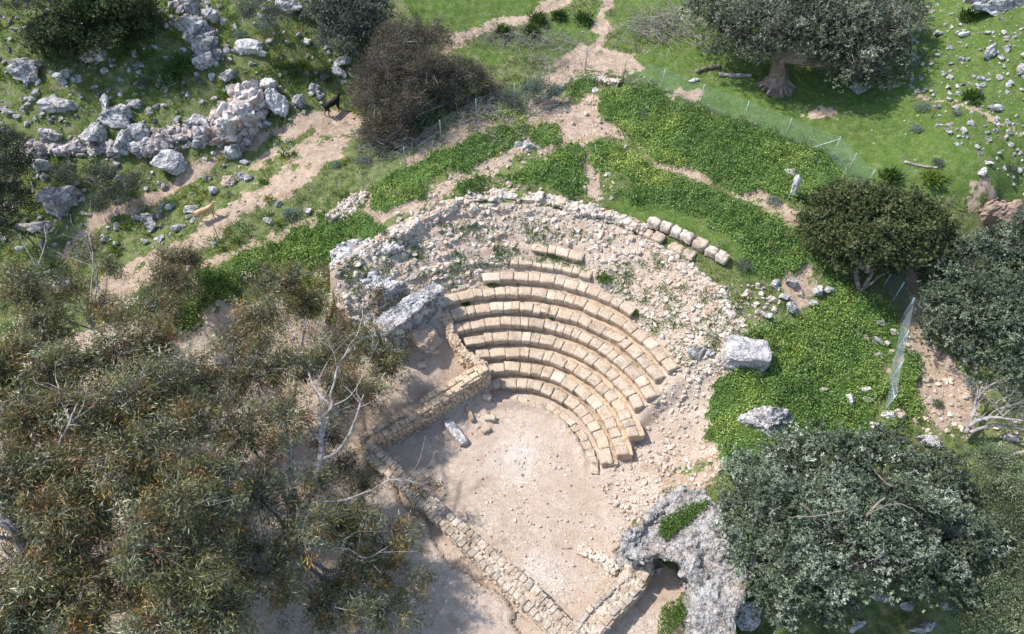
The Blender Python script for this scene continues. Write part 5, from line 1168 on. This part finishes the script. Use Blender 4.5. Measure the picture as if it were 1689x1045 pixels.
# ------------------------------------------------------------------ fences
def fence(bases, hgt, wr, name, label, mtw, mtp, spacing=(.12, .16), pr=.028, braces=(), tops=None):
    G = [np.array(b, float) for b in bases]; root = empty(name, G[0], label, 'fence')
    for g in G:
        mb = MB(); add_tube(mb, [g-np.array([0, 0, .2]), g+np.array([0, 0, hgt/2]), g+np.array([0, 0, hgt+.06])], [pr]*3, 6); mb.build('post', M[mtp], root)
    mb = MB()
    for a, b in zip(G[:-1], G[1:]):
        n = max(1, int(hgt/spacing[0])); hs = np.linspace(.04, hgt, n+1)
        sg = 6; t = np.linspace(0, 1, sg+1)
        pts = a[None]+(b-a)[None]*t[:, None]; pts[:, 2] = np.maximum(pts[:, 2], hq(pts[:, 0], pts[:, 1])-.05) if False else pts[:, 2]
        for h in hs:
            q = pts+np.array([0, 0, h]); q[:, 2] -= .04*np.sin(t*np.pi); wires(mb, q[:-1], q[1:], wr)
        m = int(np.linalg.norm(b-a)/spacing[1]); t = np.linspace(0, 1, m+1)[:, None]; q = a+(b-a)*t; wires(mb, q+np.array([0, 0, .04]), q+np.array([0, 0, hgt]), wr*.8)
    mb.build('wire_mesh', M[mtw], root)
    for p, q in braces:
        bb = MB(); add_tube(bb, [p, (np.array(p)+np.array(q))/2, q], [pr]*3, 6); bb.build('brace', M[mtp], root)
    return root
gb = [T(*p) for p in [(1027,138),(1090,152),(1153,177),(1224,206),(1293,232),(1370,264)]]
c = gb[-1]+np.array([0, 0, 1.45]); d_ = T(1322, 250)
fence(gb+[T(1395,292), T(1424,318)], 1.55, .006, 'mesh_fence', 'long green wire mesh fence along the pasture with a braced corner post', 'green_wire', 'post', (.10, .13), braces=[(c, d_)])
fence([T(966,116), T(1027,138)], 1.6, .006, 'mesh_fence', 'short faint mesh panel closing the path at the top of the green fence', 'grey_wire', 'post', (.18, .18))
fence([T(600,318), T(670,278), T(728,235), T(786,200), T(848,174), T(905,147), T(964,117)], 1.5, .0055, 'mesh_fence', 'thin grey wire fence running in front of the brown bush', 'grey_wire', 'post', (.16, .2), .025)
fence([T(364,402), T(412,392), T(500,352), T(560,325)], 1.5, .004, 'mesh_fence', 'nearly invisible wire fence on thin posts along the left path', 'grey_wire', 'grey_wire', (.3, .4), .022)
fence([T(1456,474), T(1470,500), T(1486,525)], 1.6, .008, 'mesh_fence', 'dark wire mesh panel beneath the round evergreen tree', 'grey_wire', 'steel', (.11, .12))
gb = [T(*p) for p in [(1487,526),(1476,580),(1466,630),(1456,682)]]
fence(gb, 1.6, .0045, 'mesh_fence', 'steel mesh fence seen almost end-on on the green bank at right', 'steel', 'steel', (.11, .14), .03, braces=[(gb[-1]+np.array([0, 0, 1.4]), gb[-2]+np.array([.1, 0, .1]))])
for px, py, h, lab in [(808,300,.95,'short dark stake standing on the soil just above the rear wall'), (981,258,.8,'slim pale stake in the green patch above the rear wall'), (1536,196,1.,'rusty stake in the pasture right of the olive tree')]:
    g = T(px, py); mb = MB(); add_tube(mb, [g-np.array([0, 0, .1]), g+np.array([.02, 0, h*.5]), g+np.array([-.03, .02, h])], [.035, .03, .025], 6); tag(mb.build('stake', M['rust' if 'pale' not in lab else 'post']), lab, 'stake')
def log(pts, r, label, mtn='bark'):
    mb = MB(); P = smooth_path([T(*p, r*.6) for p in pts], 6); add_tube(mb, P, r*(1+.25*np.sin(np.arange(len(P))*1.7)), 8); tag(mb.build('log', M[mtn]), label, 'log')
log([(1147,121),(1165,116),(1186,111)], .13, 'short fallen log in the grass left of the old olive tree')
log([(1185,124),(1210,128),(1238,128)], .13, 'crooked fallen branch reaching the roots of the old olive tree', 'twig')
log([(1490,269),(1520,275),(1545,278)], .07, 'bleached fallen branch lying in the open pasture', 'twig')
log([(1010,912),(1028,895),(1042,880)], .05, 'straight dark pole lying on the soil beside the arched ruin', 'rust')
log([(1380,660),(1398,625),(1408,608)], .025, 'thin dry branch lying across the green bank', 'twig')
log([(1400,525),(1408,540),(1415,555)], .16, 'dark weathered stump lying at the edge of the green bank', 'twig')

# ------------------------------------------------------------------ goats
def skin_body(name, nodes, edges, parent, mt, sub=2):
    """nodes: (x,y,z,r); first is the root"""
    me = bpy.data.meshes.new(name); me.from_pydata([n[:3] for n in nodes], edges, []); o = bpy.data.objects.new(name, me); col.objects.link(o)
    sk = o.modifiers.new('s', 'SKIN'); o.modifiers.new('ss', 'SUBSURF').levels = sub
    for i, n in enumerate(nodes):
        v = me.skin_vertices[0].data[i]; rr = n[3] if hasattr(n[3], '__len__') else (n[3], n[3]); v.radius = rr; v.use_root = (i == 0)
    dg = bpy.context.evaluated_depsgraph_get(); dg.update(); m2 = bpy.data.meshes.new_from_object(o.evaluated_get(dg)); bpy.data.objects.remove(o)
    m2.polygons.foreach_set('use_smooth', [True]*len(m2.polygons)); m2.materials.clear(); m2.materials.append(mt)
    o = bpy.data.objects.new(name, m2); col.objects.link(o); o.parent = parent; return o
def goat(px, py, head, label, body_mt, leg_mt, rear_mt, horn_mt, s=1., slope=0.):
    g = T(px, py); root = empty('goat', g, label, 'goat'); root.rotation_euler = (0, slope, head)
    B = [(0, 0, .62, (.155, .19)), (.22, 0, .64, (.145, .20)), (.40, 0, .66, (.12, .18)), (.52, 0, .80, (.075, .10)), (.60, 0, .94, (.062, .075)), (.69, 0, .95, (.055, .062)), (.78, 0, .90, (.034, .038)),
         (-.22, 0, .63, (.15, .19)), (-.40, 0, .65, (.125, .16)), (-.50, 0, .70, (.04, .04)), (-.56, 0, .77, (.03, .03))]
    E_ = [(0, 1), (1, 2), (2, 3), (3, 4), (4, 5), (5, 6), (0, 7), (7, 8), (8, 9), (9, 10)]
    for sy in (-1, 1):
        n = len(B); B += [(.37, sy*.11, .48, (.07, .07)), (.38+.03*sy, sy*.11, .27, .034), (.36+.05*sy, sy*.11, .12, .026), (.38+.06*sy, sy*.11, .02, .032)]; E_ += [(2, n), (n, n+1), (n+1, n+2), (n+2, n+3)]
        n = len(B); B += [(-.36, sy*.11, .47, (.09, .09)), (-.33-.04*sy, sy*.11, .33, .048), (-.43-.04*sy, sy*.11, .22, .03), (-.39-.06*sy, sy*.11, .02, .032)]; E_ += [(8, n), (n, n+1), (n+1, n+2), (n+2, n+3)]
    o = skin_body('body', B, E_, root, body_mt)
    o.data.materials.append(leg_mt)
    for p in o.data.polygons:
        c = p.center
        if (c.z < .46 and c.x < -.2) or c.z < .2 or (c.x > .70 and c.z > .8): p.material_index = 1
    for sy in (-1, 1):
        mb = MB(); add_tube(mb, smooth_path([(.60, sy*.03, .99), (.54, sy*.06, 1.1), (.44, sy*.09, 1.14)], 4), np.linspace(.02, .006, 9), 6); mb.build('horn', horn_mt, root, origin=np.zeros(3)).location = (0, 0, 0)
        mb = MB(); P = smooth_path([(.62, sy*.05, .97), (.61, sy*.12, .955), (.60, sy*.17, .92)], 4); add_tube(mb, P, [.012, .022, .028, .032, .032, .028, .022, .014, .004], 6); mb.build('ear', body_mt, root, origin=np.zeros(3)).location = (0, 0, 0)
    root.scale = (s, s, s); return root
goat(550, 188, R_(50), 'black goat with brown legs standing at the top of the bare slope, seen from behind', M['goat_black'], M['goat_brown'], None, M['horn'], 1.15, 0)
goat(345, 363, R_(22), 'tan goat walking up the path on the left slope', M['goat_tan'], M['cream_hair'], None, M['horn'], 1.1, -.12)
goat(318, 452, R_(100), 'pale cream goat standing at the end of the green bank behind gum leaves', M['cream_hair'], M['goat_tan'], None, M['horn'], .9, 0)
goat(294, 462, R_(80), 'pale goat mostly hidden by the gum branches, left of the other pale one', M['cream_hair'], M['goat_tan'], None, M['horn'], .9, 0)
print('all done', sum(len(o.data.polygons) for o in bpy.data.objects if o.type == 'MESH'))
